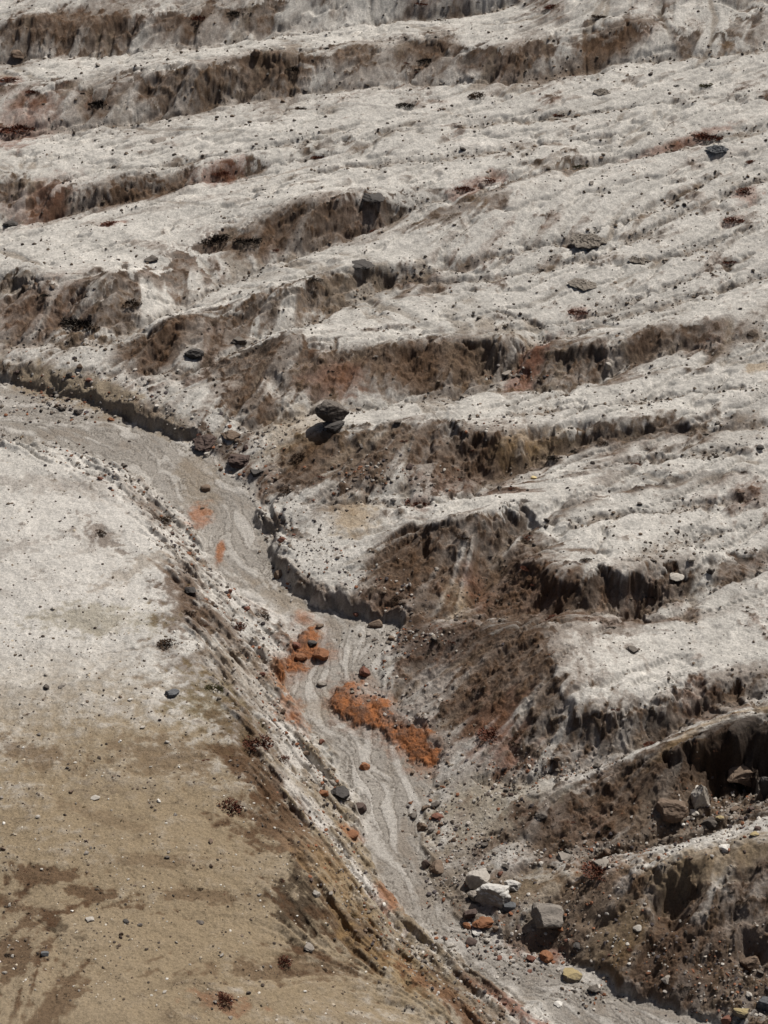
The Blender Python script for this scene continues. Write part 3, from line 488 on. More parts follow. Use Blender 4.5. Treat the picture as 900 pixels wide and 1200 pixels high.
def ground_mat():
    m = bpy.data.materials.new('volcanic_soil'); m.use_nodes = True; nt = m.node_tree; N = nt.nodes; L = nt.links
    b = N['Principled BSDF']; b.inputs['Roughness'].default_value = .95; b.inputs['Specular IOR Level'].default_value = .12
    a = N.new('ShaderNodeAttribute'); a.attribute_name = 'soil'
    tc = N.new('ShaderNodeNewGeometry')
    def noise(sc, det, ro=.6):
        n = N.new('ShaderNodeTexNoise'); n.inputs['Scale'].default_value = sc; n.inputs['Detail'].default_value = det; n.inputs['Roughness'].default_value = ro
        L.new(tc.outputs['Position'], n.inputs['Vector']); return n
    n1 = noise(6.5, 7, .82); n2 = noise(.9, 3)
    r1 = N.new('ShaderNodeMapRange'); r1.inputs[1].default_value = .3; r1.inputs[2].default_value = .7; r1.inputs[3].default_value = .55; r1.inputs[4].default_value = 1.38
    L.new(n1.outputs[0], r1.inputs[0])
    mu = N.new('ShaderNodeMix'); mu.data_type = 'RGBA'; mu.blend_type = 'MULTIPLY'; mu.inputs[0].default_value = 1
    L.new(a.outputs['Color'], mu.inputs[6]); L.new(r1.outputs[0], mu.inputs[7])
    # dark grit
    vo = N.new('ShaderNodeTexVoronoi'); vo.inputs['Scale'].default_value = 5.0; L.new(tc.outputs['Position'], vo.inputs['Vector'])
    g1 = N.new('ShaderNodeMapRange'); g1.inputs[1].default_value = .10; g1.inputs[2].default_value = .22; g1.inputs[3].default_value = 1; g1.inputs[4].default_value = 0
    L.new(vo.outputs['Distance'], g1.inputs[0])
    g2 = N.new('ShaderNodeMapRange'); g2.inputs[1].default_value = .48; g2.inputs[2].default_value = .66; L.new(n2.outputs[0], g2.inputs[0])
    gm = N.new('ShaderNodeMath'); gm.operation = 'MULTIPLY'; L.new(g1.outputs[0], gm.inputs[0]); L.new(g2.outputs[0], gm.inputs[1])
    gk = N.new('ShaderNodeMath'); gk.operation = 'MULTIPLY'; L.new(gm.outputs[0], gk.inputs[0]); gk.inputs[1].default_value = .8
    mg = N.new('ShaderNodeMix'); mg.data_type = 'RGBA'; L.new(gk.outputs[0], mg.inputs[0]); L.new(mu.outputs[2], mg.inputs[6]); mg.inputs[7].default_value = (.075, .06, .05, 1)
    L.new(mg.outputs[2], b.inputs['Base Color'])
    n3 = noise(8, 7, .8)
    bp = N.new('ShaderNodeBump'); bp.inputs['Strength'].default_value = .8; bp.inputs['Distance'].default_value = .12
    L.new(n3.outputs[0], bp.inputs['Height']); L.new(bp.outputs[0], b.inputs['Normal'])
    return m
terrain = sheet('terrain', x, y, z, col, ground_mat()); terrain['kind'] = 'structure'
print('terrain', round(time.time() - T0, 1))

# ------------------------------------------------------------------ where things stand
def ground(px_x, px_y):
    xx = np.atleast_1d(np.asarray(px_x, float)); yy = np.atleast_1d(np.asarray(px_y, float))
    r = np.clip(np.searchsorted(yr, yy) - 1, 0, NR - 2); ty = (yy - yr[r]) / (yr[r + 1] - yr[r])
    s_ = xx / (TX * (yy * cp + CAM_H * sp)); c = np.clip(np.searchsorted(ss, s_) - 1, 0, NC - 2); tx = (s_ - ss[c]) / (ss[c + 1] - ss[c])
    return (z[r, c] * (1 - tx) + z[r, c + 1] * tx) * (1 - ty) + (z[r + 1, c] * (1 - tx) + z[r + 1, c + 1] * tx) * ty
def spot(px, py):
    dx, dy, dz = [float(v) for v in ray(px, py)]
    t = np.arange(70, 330, .03); X, Y = t * dx, t * dy
    i = int(np.argmax(CAM_H + t * dz < ground(X, Y)))
    d = float(t[i])                                            # depth along the lens axis
    return float(X[i]), float(Y[i]), float(ground(X[i], Y[i])[0]), 2 * d * TX / 900

def tag(o, label, cat, group=None):
    o['label'] = label; o['category'] = cat
    if group: o['group'] = group
    return o

# ------------------------------------------------------------------ rock shapes and materials
import bmesh
def ico(sub):
    bm = bmesh.new(); bmesh.ops.create_icosphere(bm, subdivisions=sub, radius=1)
    v = np.array([p.co[:] for p in bm.verts]); f = np.array([[q.index for q in p.verts] for p in bm.faces]); bm.free(); return v, f
ICO = {k: ico(k) for k in (1, 2, 3, 4, 5)}
def noise3(p, sc, seed):
    return (perlin(p[:, 0] / sc + seed, p[:, 1] / sc) + perlin(p[:, 1] / sc + 31, p[:, 2] / sc + seed) + perlin(p[:, 2] / sc + seed, p[:, 0] / sc + 57)) / 1.7
def rock_verts(sub, seed, cuts=9, rough=.08, box=0.):
    r = np.random.default_rng(seed); v = ICO[sub][0].copy()
    if box: v = np.sign(v) * np.abs(v) ** (1 - box); 
    for _ in range(cuts):
        n = r.normal(size=3); n[2] *= .8; n /= np.linalg.norm(n); d = r.uniform(.5, .85)
        k = np.maximum(0, v @ n - d); v = v - .94 * k[:, None] * n
    v = v * (1 + rough * noise3(v, .55, seed * 1.7) + rough * .5 * noise3(v, .2, seed * 2.3))[:, None]
    if sub > 3: v = v * (1 + .018 * noise3(v, .07, seed))[:, None]
    return v / np.abs(v).max(0)
def mesh_of(name, v, f, m):
    me = bpy.data.meshes.new(name); me.from_pydata(v.tolist(), [], f.tolist()); me.materials.append(m); return me
RM = {}
def rock_mat(kind, c, top, tcol, rough=.85, var=.35):
    m = bpy.data.materials.new(kind); m.use_nodes = True; nt = m.node_tree; N = nt.nodes; L = nt.links
    b = N['Principled BSDF']; b.inputs['Roughness'].default_value = rough; b.inputs['Specular IOR Level'].default_value = .25
    tc = N.new('ShaderNodeTexCoord'); oi = N.new('ShaderNodeObjectInfo'); ge = N.new('ShaderNodeNewGeometry')
    n = N.new('ShaderNodeTexNoise'); n.inputs['Scale'].default_value = 3.2; n.inputs['Detail'].default_value = 6; n.inputs['Roughness'].default_value = .7
    n.noise_dimensions = '4D'; L.new(ge.outputs['Position'], n.inputs['Vector']); L.new(oi.outputs['Random'], n.inputs['W'])
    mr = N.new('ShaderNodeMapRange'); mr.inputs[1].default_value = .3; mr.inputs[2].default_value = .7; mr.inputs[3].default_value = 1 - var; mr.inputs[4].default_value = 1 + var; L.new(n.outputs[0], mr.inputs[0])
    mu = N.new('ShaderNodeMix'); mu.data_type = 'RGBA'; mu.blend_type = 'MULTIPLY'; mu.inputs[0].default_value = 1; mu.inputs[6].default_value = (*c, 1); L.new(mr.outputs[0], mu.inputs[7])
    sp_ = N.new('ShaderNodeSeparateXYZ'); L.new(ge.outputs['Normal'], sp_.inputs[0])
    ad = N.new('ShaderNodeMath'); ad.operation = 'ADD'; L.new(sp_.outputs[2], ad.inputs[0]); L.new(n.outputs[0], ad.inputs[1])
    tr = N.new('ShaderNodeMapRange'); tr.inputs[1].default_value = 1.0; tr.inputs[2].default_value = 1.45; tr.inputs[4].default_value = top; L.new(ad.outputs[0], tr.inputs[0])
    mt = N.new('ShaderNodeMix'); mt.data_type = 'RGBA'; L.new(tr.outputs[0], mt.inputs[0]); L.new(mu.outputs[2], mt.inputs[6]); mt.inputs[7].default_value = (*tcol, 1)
    L.new(mt.outputs[2], b.inputs['Base Color'])
    bp = N.new('ShaderNodeBump'); bp.inputs['Strength'].default_value = .7; bp.inputs['Distance'].default_value = .08; L.new(n.outputs[0], bp.inputs['Height']); L.new(bp.outputs[0], b.inputs['Normal'])
    RM[kind] = m
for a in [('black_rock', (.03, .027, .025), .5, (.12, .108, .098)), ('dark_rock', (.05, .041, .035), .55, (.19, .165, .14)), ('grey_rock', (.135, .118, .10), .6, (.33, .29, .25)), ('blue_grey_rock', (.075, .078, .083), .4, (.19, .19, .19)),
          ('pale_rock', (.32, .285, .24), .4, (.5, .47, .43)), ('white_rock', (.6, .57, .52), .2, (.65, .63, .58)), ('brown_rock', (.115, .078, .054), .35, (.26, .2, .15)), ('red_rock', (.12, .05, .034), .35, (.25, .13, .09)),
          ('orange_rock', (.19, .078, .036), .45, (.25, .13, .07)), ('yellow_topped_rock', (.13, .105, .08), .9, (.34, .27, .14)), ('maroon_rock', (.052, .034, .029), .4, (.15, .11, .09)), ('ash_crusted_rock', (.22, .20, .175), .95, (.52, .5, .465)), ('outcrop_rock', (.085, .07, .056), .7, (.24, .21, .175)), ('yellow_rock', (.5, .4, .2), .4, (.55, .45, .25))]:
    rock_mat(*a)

_seed = [11]
def boulder(px, py, wpx, hr, kind, label, name='boulder', cat='boulder', dep=.8, yaw=None, tilt=0, cuts=10, box=.15, sub=4, group=None, lift=0., rough=.13, roll=0., taper=0., mound=False):
    """a rock whose middle shows at the target pixel px,py and that is wpx pixels wide; it sits sunk a little in the ground"""
    _seed[0] += 1
    X, Y, Zg, m = spot(px, py + .25 * wpx * hr)
    W = wpx * m / 2
    v = rock_verts(sub, _seed[0], cuts, rough, box); 
    if mound: v = ICO[5][0].copy(); v[:, :2] *= (1 + .3 * perlin(v[:, 0] / .5 + _seed[0], v[:, 1] / .5))[:, None]; v[:, 2] *= .55 + .45 * perlin(v[:, 0] / .22 + _seed[0], v[:, 1] / .2) + .35 * perlin(v[:, 0] / .09, v[:, 1] / .08 + _seed[0])
    v[:, :2] *= 1 - taper * (v[:, 2:] + 1) / 2; v = v * np.array((W, W * dep, W * hr * .8))
    o = bpy.data.objects.new(name, mesh_of(name, v, ICO[sub][1], RM[kind])); COL.objects.link(o)
    o.location = (X, Y, Zg + W * hr * .3 + lift); o.rotation_euler = (tilt, roll, yaw if yaw is not None else random.uniform(-.5, .5))
    return tag(o, label, cat, group)

# balanced rock on the ridge
boulder(392, 497, 27, .62, 'black_rock', 'black wedge of rock propping up the wide balanced boulder', 'pedestal_rock', 'rock', .9, .2, box=.3)
X, Y, Zg, m = spot(392, 497)
bl = boulder(391, 481, 38, 1.0, 'dark_rock', 'wide dark boulder balanced like a cap on a black rock', 'balanced_boulder', dep=.85, yaw=.15, tilt=-.1, cuts=3, box=0, rough=.1, taper=-.2, sub=5)
bl.location = (X - .1, Y + .1, Zg + 17.5 * m)
# right bank of the stream, near
boulder(644, 1070, 46, .86, 'grey_rock', 'large grey boulder with a flat pale top, biggest beside the stream', dep=.8, yaw=-.25, tilt=.1, cuts=16, box=.4, sub=5, rough=.09)
boulder(580, 1042, 46, .85, 'ash_crusted_rock', 'big pale broken boulder crusted white beside the lower stream', dep=.9, yaw=.5, cuts=7, sub=5, rough=.17, box=.1)
boulder(600, 1034, 22, .7, 'ash_crusted_rock', 'white dusted rock against the right side of the white crusted boulder', 'rock', 'rock', rough=.16)
boulder(557, 1048, 20, .8, 'grey_rock', 'grey rock in the shade at the left foot of the white crusted boulder', 'rock', 'rock', rough=.16)
boulder(562, 1026, 34, .7, 'pale_rock', 'pale grey rock on top of the white crusted boulder', 'rock', 'rock', cuts=12)
boulder(596, 1060, 19, .8, 'blue_grey_rock', 'rounded blue grey rock at the foot of the white crusted boulder', 'rock', 'rock', rough=.06, cuts=6)
boulder(551, 1069, 19, .85, 'maroon_rock', 'dark maroon rock just above the bright orange rock', 'rock', 'rock')
boulder(566, 1080, 26, .5, 'orange_rock', 'bright orange knobbly rock below the maroon one', 'rock', 'rock', rough=.16)
boulder(547, 1084, 11, .8, 'orange_rock', 'small orange rock left of the bright orange knobbly one', 'rock', 'rock', rough=.14, sub=3)
boulder(560, 1092, 14, .45, 'white_rock', 'flat whitish stone between orange rock and purple stones', 'rock', 'rock', sub=3)
boulder(552, 1102, 15, .6, 'maroon_rock', 'purple black stone beside the streambed under the whitish flat stone', 'rock', 'rock', sub=3)
boulder(572, 1101, 9, .7, 'pale_rock', 'cream stone in the rubble right of the purple black stone', 'rock', 'rock', sub=3)
boulder(642, 1120, 22, .65, 'orange_rock', 'orange rock in the rubble below the large grey boulder', 'rock', 'rock', rough=.14)
boulder(622, 1122, 12, .7, 'red_rock', 'dark red stone against the left side of the orange rubble rock', 'rock', 'rock', sub=3)
boulder(668, 1140, 29, .62, 'yellow_topped_rock', 'brown boulder with a yellowish top at the edge of the streambed', dep=.7)
boulder(658, 1088, 11, .5, 'orange_rock', 'rusty stone in the shadow of the large grey boulder', 'rock', 'rock', sub=3)
boulder(677, 1108, 12, .8, 'black_rock', 'small black rock on brown soil above the yellowish topped boulder', 'rock', 'rock', sub=3)
boulder(696, 1157, 18, .7, 'dark_rock', 'dark rock at the foot of the brown bank by the lower stream', 'rock', 'rock')
boulder(655, 1176, 12, .4, 'white_rock', 'flat bright white stone lying in the lower streambed', 'rock', 'rock', sub=3)
boulder(585, 1122, 9, .5, 'red_rock', 'small flat red stone lying on the grey streambed', 'rock', 'rock', sub=3)
boulder(621, 1138, 7, .5, 'red_rock', 'tiny red stone on the streambed left of the yellowish topped boulder', 'rock', 'rock', sub=3)
boulder(780, 1147, 16, .7, 'grey_rock', 'shiny grey stone set in the brown bank near the lower right corner', 'rock', 'rock')
boulder(747, 1087, 14, .45, 'pale_rock', 'flat tan stone alone on the brown mound', 'rock', 'rock', sub=3)
boulder(868, 1184, 19, 1.0, 'yellow_topped_rock', 'blocky rock with a golden yellow top in the lower right corner', 'rock', 'rock', box=.5)
boulder(852, 1193, 17, .8, 'red_rock', 'blocky reddish rock beside the golden topped rock', 'rock', 'rock', box=.4)
boulder(897, 1172, 24, 1.2, 'blue_grey_rock', 'blue grey boulder cut by the right edge above the corner')
boulder(880, 1128, 30, .9, 'brown_rock', 'tilted brown slab jutting from the bank above the golden topped rock', 'flat_rock', 'rock', box=.4, tilt=.5)
# under the cave rim on the right
boulder(820, 926, 44, 1.05, 'pale_rock', 'pale grey pointed rock standing below the dark cave', 'rock', 'rock', dep=1.0, tilt=.1, cuts=14, sub=5, box=.1, taper=.85, rough=.14)
boulder(786, 944, 40, .85, 'brown_rock', 'rounded tan brown boulder left of the pointed pale grey rock', cuts=6)
boulder(866, 905, 44, .7, 'brown_rock', 'broad brown boulder in the mouth of the dark cave', cuts=8)
boulder(832, 962, 24, .9, 'dark_rock', 'dark jagged rock under the pointed pale grey rock', 'rock', 'rock')
boulder(843, 958, 11, 1.1, 'yellow_topped_rock', 'upright stone with yellow crust beside the jagged dark rock', 'rock', 'rock', sub=3)
boulder(850, 993, 17, .7, 'white_rock', 'bright white rock on the crest of the brown mound', 'rock', 'rock')
boulder(885, 977, 14, .6, 'yellow_topped_rock', 'dark stone with a pale yellow top on the mound crest near the right edge', 'rock', 'rock')
boulder(897, 916, 22, 2.0, 'black_rock', 'tall black boulder cut by the right edge of the photo', box=.3)
boulder(801, 966, 7, .8, 'white_rock', 'small whitish stone under the rounded tan brown boulder', 'rock', 'rock', sub=3)
boulder(858, 930, 9, .7, 'pale_rock', 'pale stone in the rubble right of the pointed pale grey rock', 'rock', 'rock', sub=3)
boulder(705, 1012, 26, .5, 'grey_rock', 'grey flat rock in the rubble strip above the brown mound', 'rock', 'rock')
boulder(660, 1003, 22, .55, 'grey_rock', 'grey rock in the rubble strip behind the tan mound', 'rock', 'rock')
boulder(635, 955, 16, .6, 'dark_rock', 'dark rock on the ochre slope above the rubble strip', 'rock', 'rock')
# along the middle stream
boulder(376, 765, 20, .8, 'orange_rock', 'round orange brown boulder at the streamside among orange crust', cuts=5)
boulder(367, 753, 13, .8, 'black_rock', 'black stone wedged behind the round orange brown boulder', 'rock', 'rock', sub=3)
boulder(352, 768, 18, .7, 'orange_rock', 'lumpy rust orange rock left of the round orange boulder', 'rock', 'rock', rough=.15)
boulder(347, 755, 12, .8, 'red_rock', 'reddish stone above the lumpy rust orange rock', 'rock', 'rock', sub=3)
boulder(426, 786, 17, 1.1, 'red_rock', 'upright rust red rock at the tip of the orange outcrop', 'rock', 'rock', rough=.14)
boulder(441, 730, 20, .65, 'brown_rock', 'rusty brown rock on the gravel below the dark cut bank', 'rock', 'rock')
boulder(417, 719, 9, .7, 'red_rock', 'little rusty stone in the shadow of the cut bank', 'rock', 'rock', sub=3)
boulder(427, 897, 14, .7, 'orange_rock', 'rust capped stone alone on the pale gravel bar', 'rock', 'rock')
boulder(398, 927, 24, .8, 'black_rock', 'black angular rock on the left bank beside the pale fan')
boulder(379, 928, 14, .8, 'orange_rock', 'orange stone touching the black angular rock', 'rock', 'rock', sub=3)
boulder(388, 916, 14, .6, 'grey_rock', 'grey stone behind the black angular rock', 'rock', 'rock', sub=3)
boulder(421, 946, 19, .65, 'maroon_rock', 'dark brown rock on the gravel below the black angular rock', 'rock', 'rock')
boulder(414, 977, 18, .5, 'orange_rock', 'flat orange slab on the left stream bank', 'flat_rock', 'rock', sub=3)
boulder(360, 882, 10, .7, 'brown_rock', 'brown stone at the edge of the pale ash fan', 'rock', 'rock', sub=3)
boulder(378, 868, 11, .8, 'red_rock', 'reddish stone above the pale ash fan', 'rock', 'rock', sub=3)
boulder(512, 955, 17, .65, 'red_rock', 'brick red rock on the right bank of the lower stream', 'rock', 'rock')
boulder(495, 967, 17, .8, 'brown_rock', 'brown grey rock at the water line beside the brick red rock', 'rock', 'rock')
boulder(512, 941, 14, .6, 'dark_rock', 'dark stone just above the brick red rock', 'rock', 'rock', sub=3)
boulder(512, 1014, 22, .6, 'brown_rock', 'brown slab on the right bank left of the white crusted boulder', 'flat_rock', 'rock')
boulder(500, 1011, 13, .9, 'maroon_rock', 'dark stone touching the brown slab by the stream', 'rock', 'rock', sub=3)
boulder(377, 800, 12, .6, 'grey_rock', 'grey stone on the inner bend of the stream', 'rock', 'rock', sub=3)
boulder(330, 632, 12, .8, 'red_rock', 'red rock beside the low cut bank, upper middle', 'rock', 'rock')
boulder(327, 672, 15, 1.0, 'brown_rock', 'rust brown stones fallen under the dark cut bank', 'rock', 'rock', rough=.16)
boulder(300, 552, 18, .7, 'black_rock', 'black block at the bend under the right bank')
boulder(283, 536, 34, .5, 'maroon_rock', 'long dark red rock ledge at the stream bend', 'rock_ledge', 'rock', box=.2, rough=.24, cuts=6, sub=5)
boulder(242, 517, 34, .5, 'maroon_rock', 'dark reddish rock ledge ending the white terrace', 'rock_ledge', 'rock', box=.2, rough=.24, cuts=6, sub=5)
boulder(270, 508, 26, .45, 'brown_rock', 'brown crumbling rock between the two dark red ledges', 'rock', 'rock', rough=.15)
boulder(130, 491, 9, .7, 'orange_rock', 'orange stone on the gravel flat at the far left', 'rock', 'rock', sub=3)
boulder(66, 461, 9, .8, 'black_rock', 'black stone on the sand below the far left cut bank', 'rock', 'rock', sub=3)
boulder(92, 481, 15, .6, 'dark_rock', 'dark stone heap rock on the gravel flat', 'rock', 'rock', sub=3)
boulder(240, 571, 14, .7, 'brown_rock', 'brown rock at the left side of the upper stream', 'rock', 'rock', sub=3)
# near hill
boulder(201, 811, 20, .6, 'blue_grey_rock', 'blue grey rounded boulder half sunk in the near slope', cuts=5)
boulder(54, 804, 10, .8, 'dark_rock', 'dark stone alone on the smooth near hill', 'rock', 'rock', sub=3)
boulder(73, 803, 10, .5, 'grey_rock', 'flat grey stone right of the lone dark stone', 'rock', 'rock', sub=3)
boulder(153, 819, 7, .8, 'white_rock', 'white stone on the near hill left of the blue grey boulder', 'rock', 'rock', sub=3)
boulder(112, 935, 12, .4, 'pale_rock', 'pale flat stone in the tan soil', 'rock', 'rock', sub=3)
boulder(84, 927, 7, .8, 'brown_rock', 'brown stone up from the pale flat stone', 'rock', 'rock', sub=3)
boulder(235, 1080, 11, .5, 'dark_rock', 'dark pair of flat stones in the middle of the tan slope', 'rock', 'rock', sub=3)
boulder(148, 1079, 8, .7, 'black_rock', 'small black stone left of the dark flat stones', 'rock', 'rock', sub=3)
boulder(372, 1046, 12, .9, 'pale_rock', 'pale stone on the dark brown hollow of the near crest', 'rock', 'rock', sub=3)
boulder(362, 1110, 16, .7, 'grey_rock', 'grey stone at the foot of the dark brown hollow', 'rock', 'rock', sub=3)
boulder(105, 1077, 12, .5, 'pale_rock', 'pale grey stone in the dark streak at the lower left', 'rock', 'rock', sub=3)
boulder(224, 690, 16, .45, 'black_rock', 'flat black rock on the shoulder above the stream', 'rock', 'rock', sub=3)
boulder(52, 1117, 12, .7, 'blue_grey_rock', 'slate coloured stone in the dark patch at the lower left', 'rock', 'rock', sub=3)
# white slopes
boulder(438, 230, 31, .22, 'black_rock', 'black boulder on the rim of a brown scarp high in the picture', rough=.2, cuts=6)
boulder(690, 281, 42, .24, 'outcrop_rock', 'long low brownish dark outcrop alone on the white slope', 'rock_outcrop', 'rock', mound=True, sub=5)
boulder(748, 304, 22, .26, 'outcrop_rock', 'dark oval rock right below the long low outcrop', 'rock', 'rock', mound=True, sub=5)
boulder(682, 332, 34, .16, 'outcrop_rock', 'thin flat grey outcrop below the long low one', 'rock_outcrop', 'rock', mound=True, sub=5)
boulder(841, 174, 25, .34, 'blue_grey_rock', 'grey oval rock near the upper right edge', 'rock', 'rock', mound=True, sub=5)
boulder(706, 107, 23, .24, 'outcrop_rock', 'grey flat rock on the far slope, upper right', 'rock', 'rock', mound=True, sub=5)
boulder(425, 309, 32, .2, 'black_rock', 'black overhanging ledge in the upper middle gully', 'rock_ledge', 'rock', rough=.34, cuts=3, box=0)
boulder(300, 61, 14, .95, 'brown_rock', 'brown boulder on the rim of the farthest brown scarp')
boulder(22, 63, 20, .7, 'brown_rock', 'light brown boulder at the foot of the far left scarp')
boulder(187, 165, 20, .4, 'grey_rock', 'grey flat rock on the second white slope, upper left', 'rock', 'rock')
boulder(13, 261, 20, .5, 'black_rock', 'black rock at the left edge in the upper left', 'rock', 'rock')
boulder(178, 302, 20, .45, 'dark_rock', 'dark flat rock on the crest of the white ridge, left', 'rock', 'rock')
boulder(741, 761, 17, .55, 'dark_rock', 'dark rough rock in the middle of the white terrace', 'rock', 'rock', rough=.15)
boulder(833, 668, 12, .8, 'dark_rock', 'dark round rock at the right end of the black pit', 'rock', 'rock', sub=3)
boulder(792, 675, 20, .5, 'pale_rock', 'pale flat rock in the mouth of the black pit', 'rock', 'rock', sub=3)
boulder(810, 654, 10, .8, 'pale_rock', 'cream stone above the black pit', 'rock', 'rock', sub=3)
boulder(890, 523, 11, .9, 'black_rock', 'black stone on white ground at the right edge', 'rock', 'rock', sub=3)
boulder(712, 428, 9, 1.2, 'pale_rock', 'pale upright rock in the notch of the gully', 'rock', 'rock', sub=3)
boulder(625, 559, 8, .8, 'yellow_rock', 'small yellow rock on the white terrace', 'rock', 'rock', sub=3)
boulder(695, 542, 7, .9, 'dark_rock', 'small dark stone right of the yellow rock', 'rock', 'rock', sub=3)
boulder(228, 412, 24, .7, 'black_rock', 'black jagged rock at the mouth of the left gully', rough=.15)
boulder(280, 398, 20, .6, 'dark_rock', 'dark rock halfway up the left gully', 'rock', 'rock', rough=.14)
boulder(593, 437, 14, .7, 'grey_rock', 'grey rock at the foot of the scarp with two black holes', 'rock', 'rock', sub=3)
boulder(562, 372, 0.1 + 9, .7, 'dark_rock', 'dark stone on the pale slope above the two black holes', 'rock', 'rock', sub=3)
boulder(749, 590, 8, .7, 'dark_rock', 'dark stone low on the wide white terrace', 'rock', 'rock', sub=3)
boulder(700, 897, 12, .8, 'dark_rock', 'dark stone in the gully under the overhanging rim', 'rock', 'rock', sub=3)
boulder(466, 494, 10, .7, 'dark_rock', 'dark stone on the ridge right of the balanced boulder', 'rock', 'rock', sub=3)

# ------------------------------------------------------------------ scattered stones: the larger ones each a thing, the grit one mass
inr = (np.abs(vv[:NR - 10]) < 1).nonzero()[0] if False else None
rows = np.where((yr > 66) & (yr < 235))[0]; cols_ = np.where(np.abs(ss) < 1.06)[0]
def pixel_of(X, Y, Zz):
    d = Y * cp - (Zz - CAM_H) * sp; u = Y * sp + (Zz - CAM_H) * cp
    return 450 + X / d / TX * 450, 600 - u / d / TY * 600, 2 * d * TX / 900
def draw(n, weight):
    """n places on the ground, spread evenly over the view, kept by weight(row, col, px, py)"""
    r = rng.choice(rows, n); c = rng.choice(cols_, n)
    X = x[r, c]; Y = y[r, c]; Zz = z[r, c]; px, py, m = pixel_of(X, Y, Zz)
    ok = (rng.random(n) < weight(r, c, px, py)) & (py > -30) & (py < 1230)
    return X[ok], Y[ok], Zz[ok], m[ok], px[ok], py[ok]
hollow = blur(Z, 7) - Z                                        # stones gather in the low lines
def hol(r, c): return gsamp(hollow, x[r, c], y[r, c])
def left_hill(px, py):
    e = np.interp(py, [500, 560, 620, 700, 800, 900, 1000, 1100, 1200], [0, 130, 215, 290, 325, 380, 420, 480, 600]); return px < e
STONE = [rock_verts(2, 300 + i, 12, .2, .2) for i in range(8)]
def scatter_stones(name, label, group, kinds, pts, smin, smax, count, power=2.2):
    X, Y, Zz, m, px, py = pts
    n = min(count, len(X)); me = {}
    for i in range(n):
        s = min(smax, smin * (1 - random.random()) ** (-1 / power)) * m[i] / 2
        k = random.choice(kinds); q = random.randrange(8)
        if (k, q) not in me: me[k, q] = mesh_of(name, STONE[q], ICO[2][1], RM[k])
        o = bpy.data.objects.new(name, me[k, q]); COL.objects.link(o)
        o.location = (X[i], Y[i], Zz[i] + s * .25); o.scale = (s, s * random.uniform(.6, 1), s * random.uniform(.45, .8)); o.rotation_euler = (random.uniform(-.3, .3), random.uniform(-.3, .3), random.uniform(0, 6.28))
        tag(o, label, 'stone', group)
def w_dark(r, c, px, py): return np.where(left_hill(px, py), .05, .09 + .91 * np.maximum(np.exp(-(dg[r, c] / 1.0) ** 2), .5 * sst(.25, 1.0, n_med[r, c] + .3 * n_fine[r, c]))) * (1 - .9 * fl[r, c]) * (1 - .6 * np.clip(brown[r, c], 0, 1))
scatter_stones('dark_stone', 'small dark stone strewn over the white ash slopes', 'dark stones strewn over the white slopes', ['dark_rock', 'dark_rock', 'brown_rock', 'grey_rock'], draw(5000, w_dark), 3.0, 8, 290)
scatter_stones('pale_stone', 'small pale stone lying on the near tan hill', 'pale stones on the near hill', ['pale_rock', 'white_rock', 'grey_rock', 'pale_rock'], draw(900, lambda r, c, px, py: left_hill(px, py) * (py > 700) * .8), 2.8, 7, 110)
scatter_stones('brown_stone', 'small brown stone lying on the near tan hill', 'brown stones on the near hill', ['dark_rock', 'brown_rock', 'maroon_rock'], draw(900, lambda r, c, px, py: left_hill(px, py) * (py > 560) * sst(-.2, .8, n_med[r, c] + .5 * n_fine[r, c])), 2.8, 7, 110)
near_bed = lambda r, c, px, py: (col[r, c, 0] < 3.2 * col[r, c, 2]) * np.exp(-np.maximum(gsamp(DS, x[r, c], y[r, c]) - 3.2, 0) ** 2 / 4) * (gsamp(DS, x[r, c], y[r, c]) > 2.2) * .8
scatter_stones('rusty_stone', 'small rust coloured stone beside the streambed', 'rusty stones along the streambed', ['red_rock', 'brown_rock', 'brown_rock', 'maroon_rock', 'dark_rock'], draw(3500, near_bed), 3.2, 9, 130)
rubble_w = lambda r, c, px, py: np.maximum.reduce([np.exp(-((px - a) / b) ** 2 - ((py - d) / e) ** 2) for a, b, d, e in [(700, 90, 1000, 16), (830, 60, 955, 26), (570, 60, 1100, 24), (530, 30, 1030, 40), (620, 50, 1125, 18), (520, 30, 960, 30), (700, 30, 1165, 14), (480, 50, 748, 14), (60, 60, 478, 14), (860, 40, 1150, 40), (590, 40, 930, 20), (560, 40, 990, 24), (280, 40, 520, 14), (345, 16, 680, 16), (600, 30, 440, 8), (450, 50, 560, 20), (560, 30, 500, 8), (630, 60, 900, 14)]])
scatter_stones('rubble_stone', 'small grey stone in the rubble heaps by the stream', 'rubble stones beside the lower stream', ['grey_rock', 'dark_rock', 'brown_rock', 'pale_rock', 'maroon_rock'], draw(16000, rubble_w), 3.2, 11, 295)

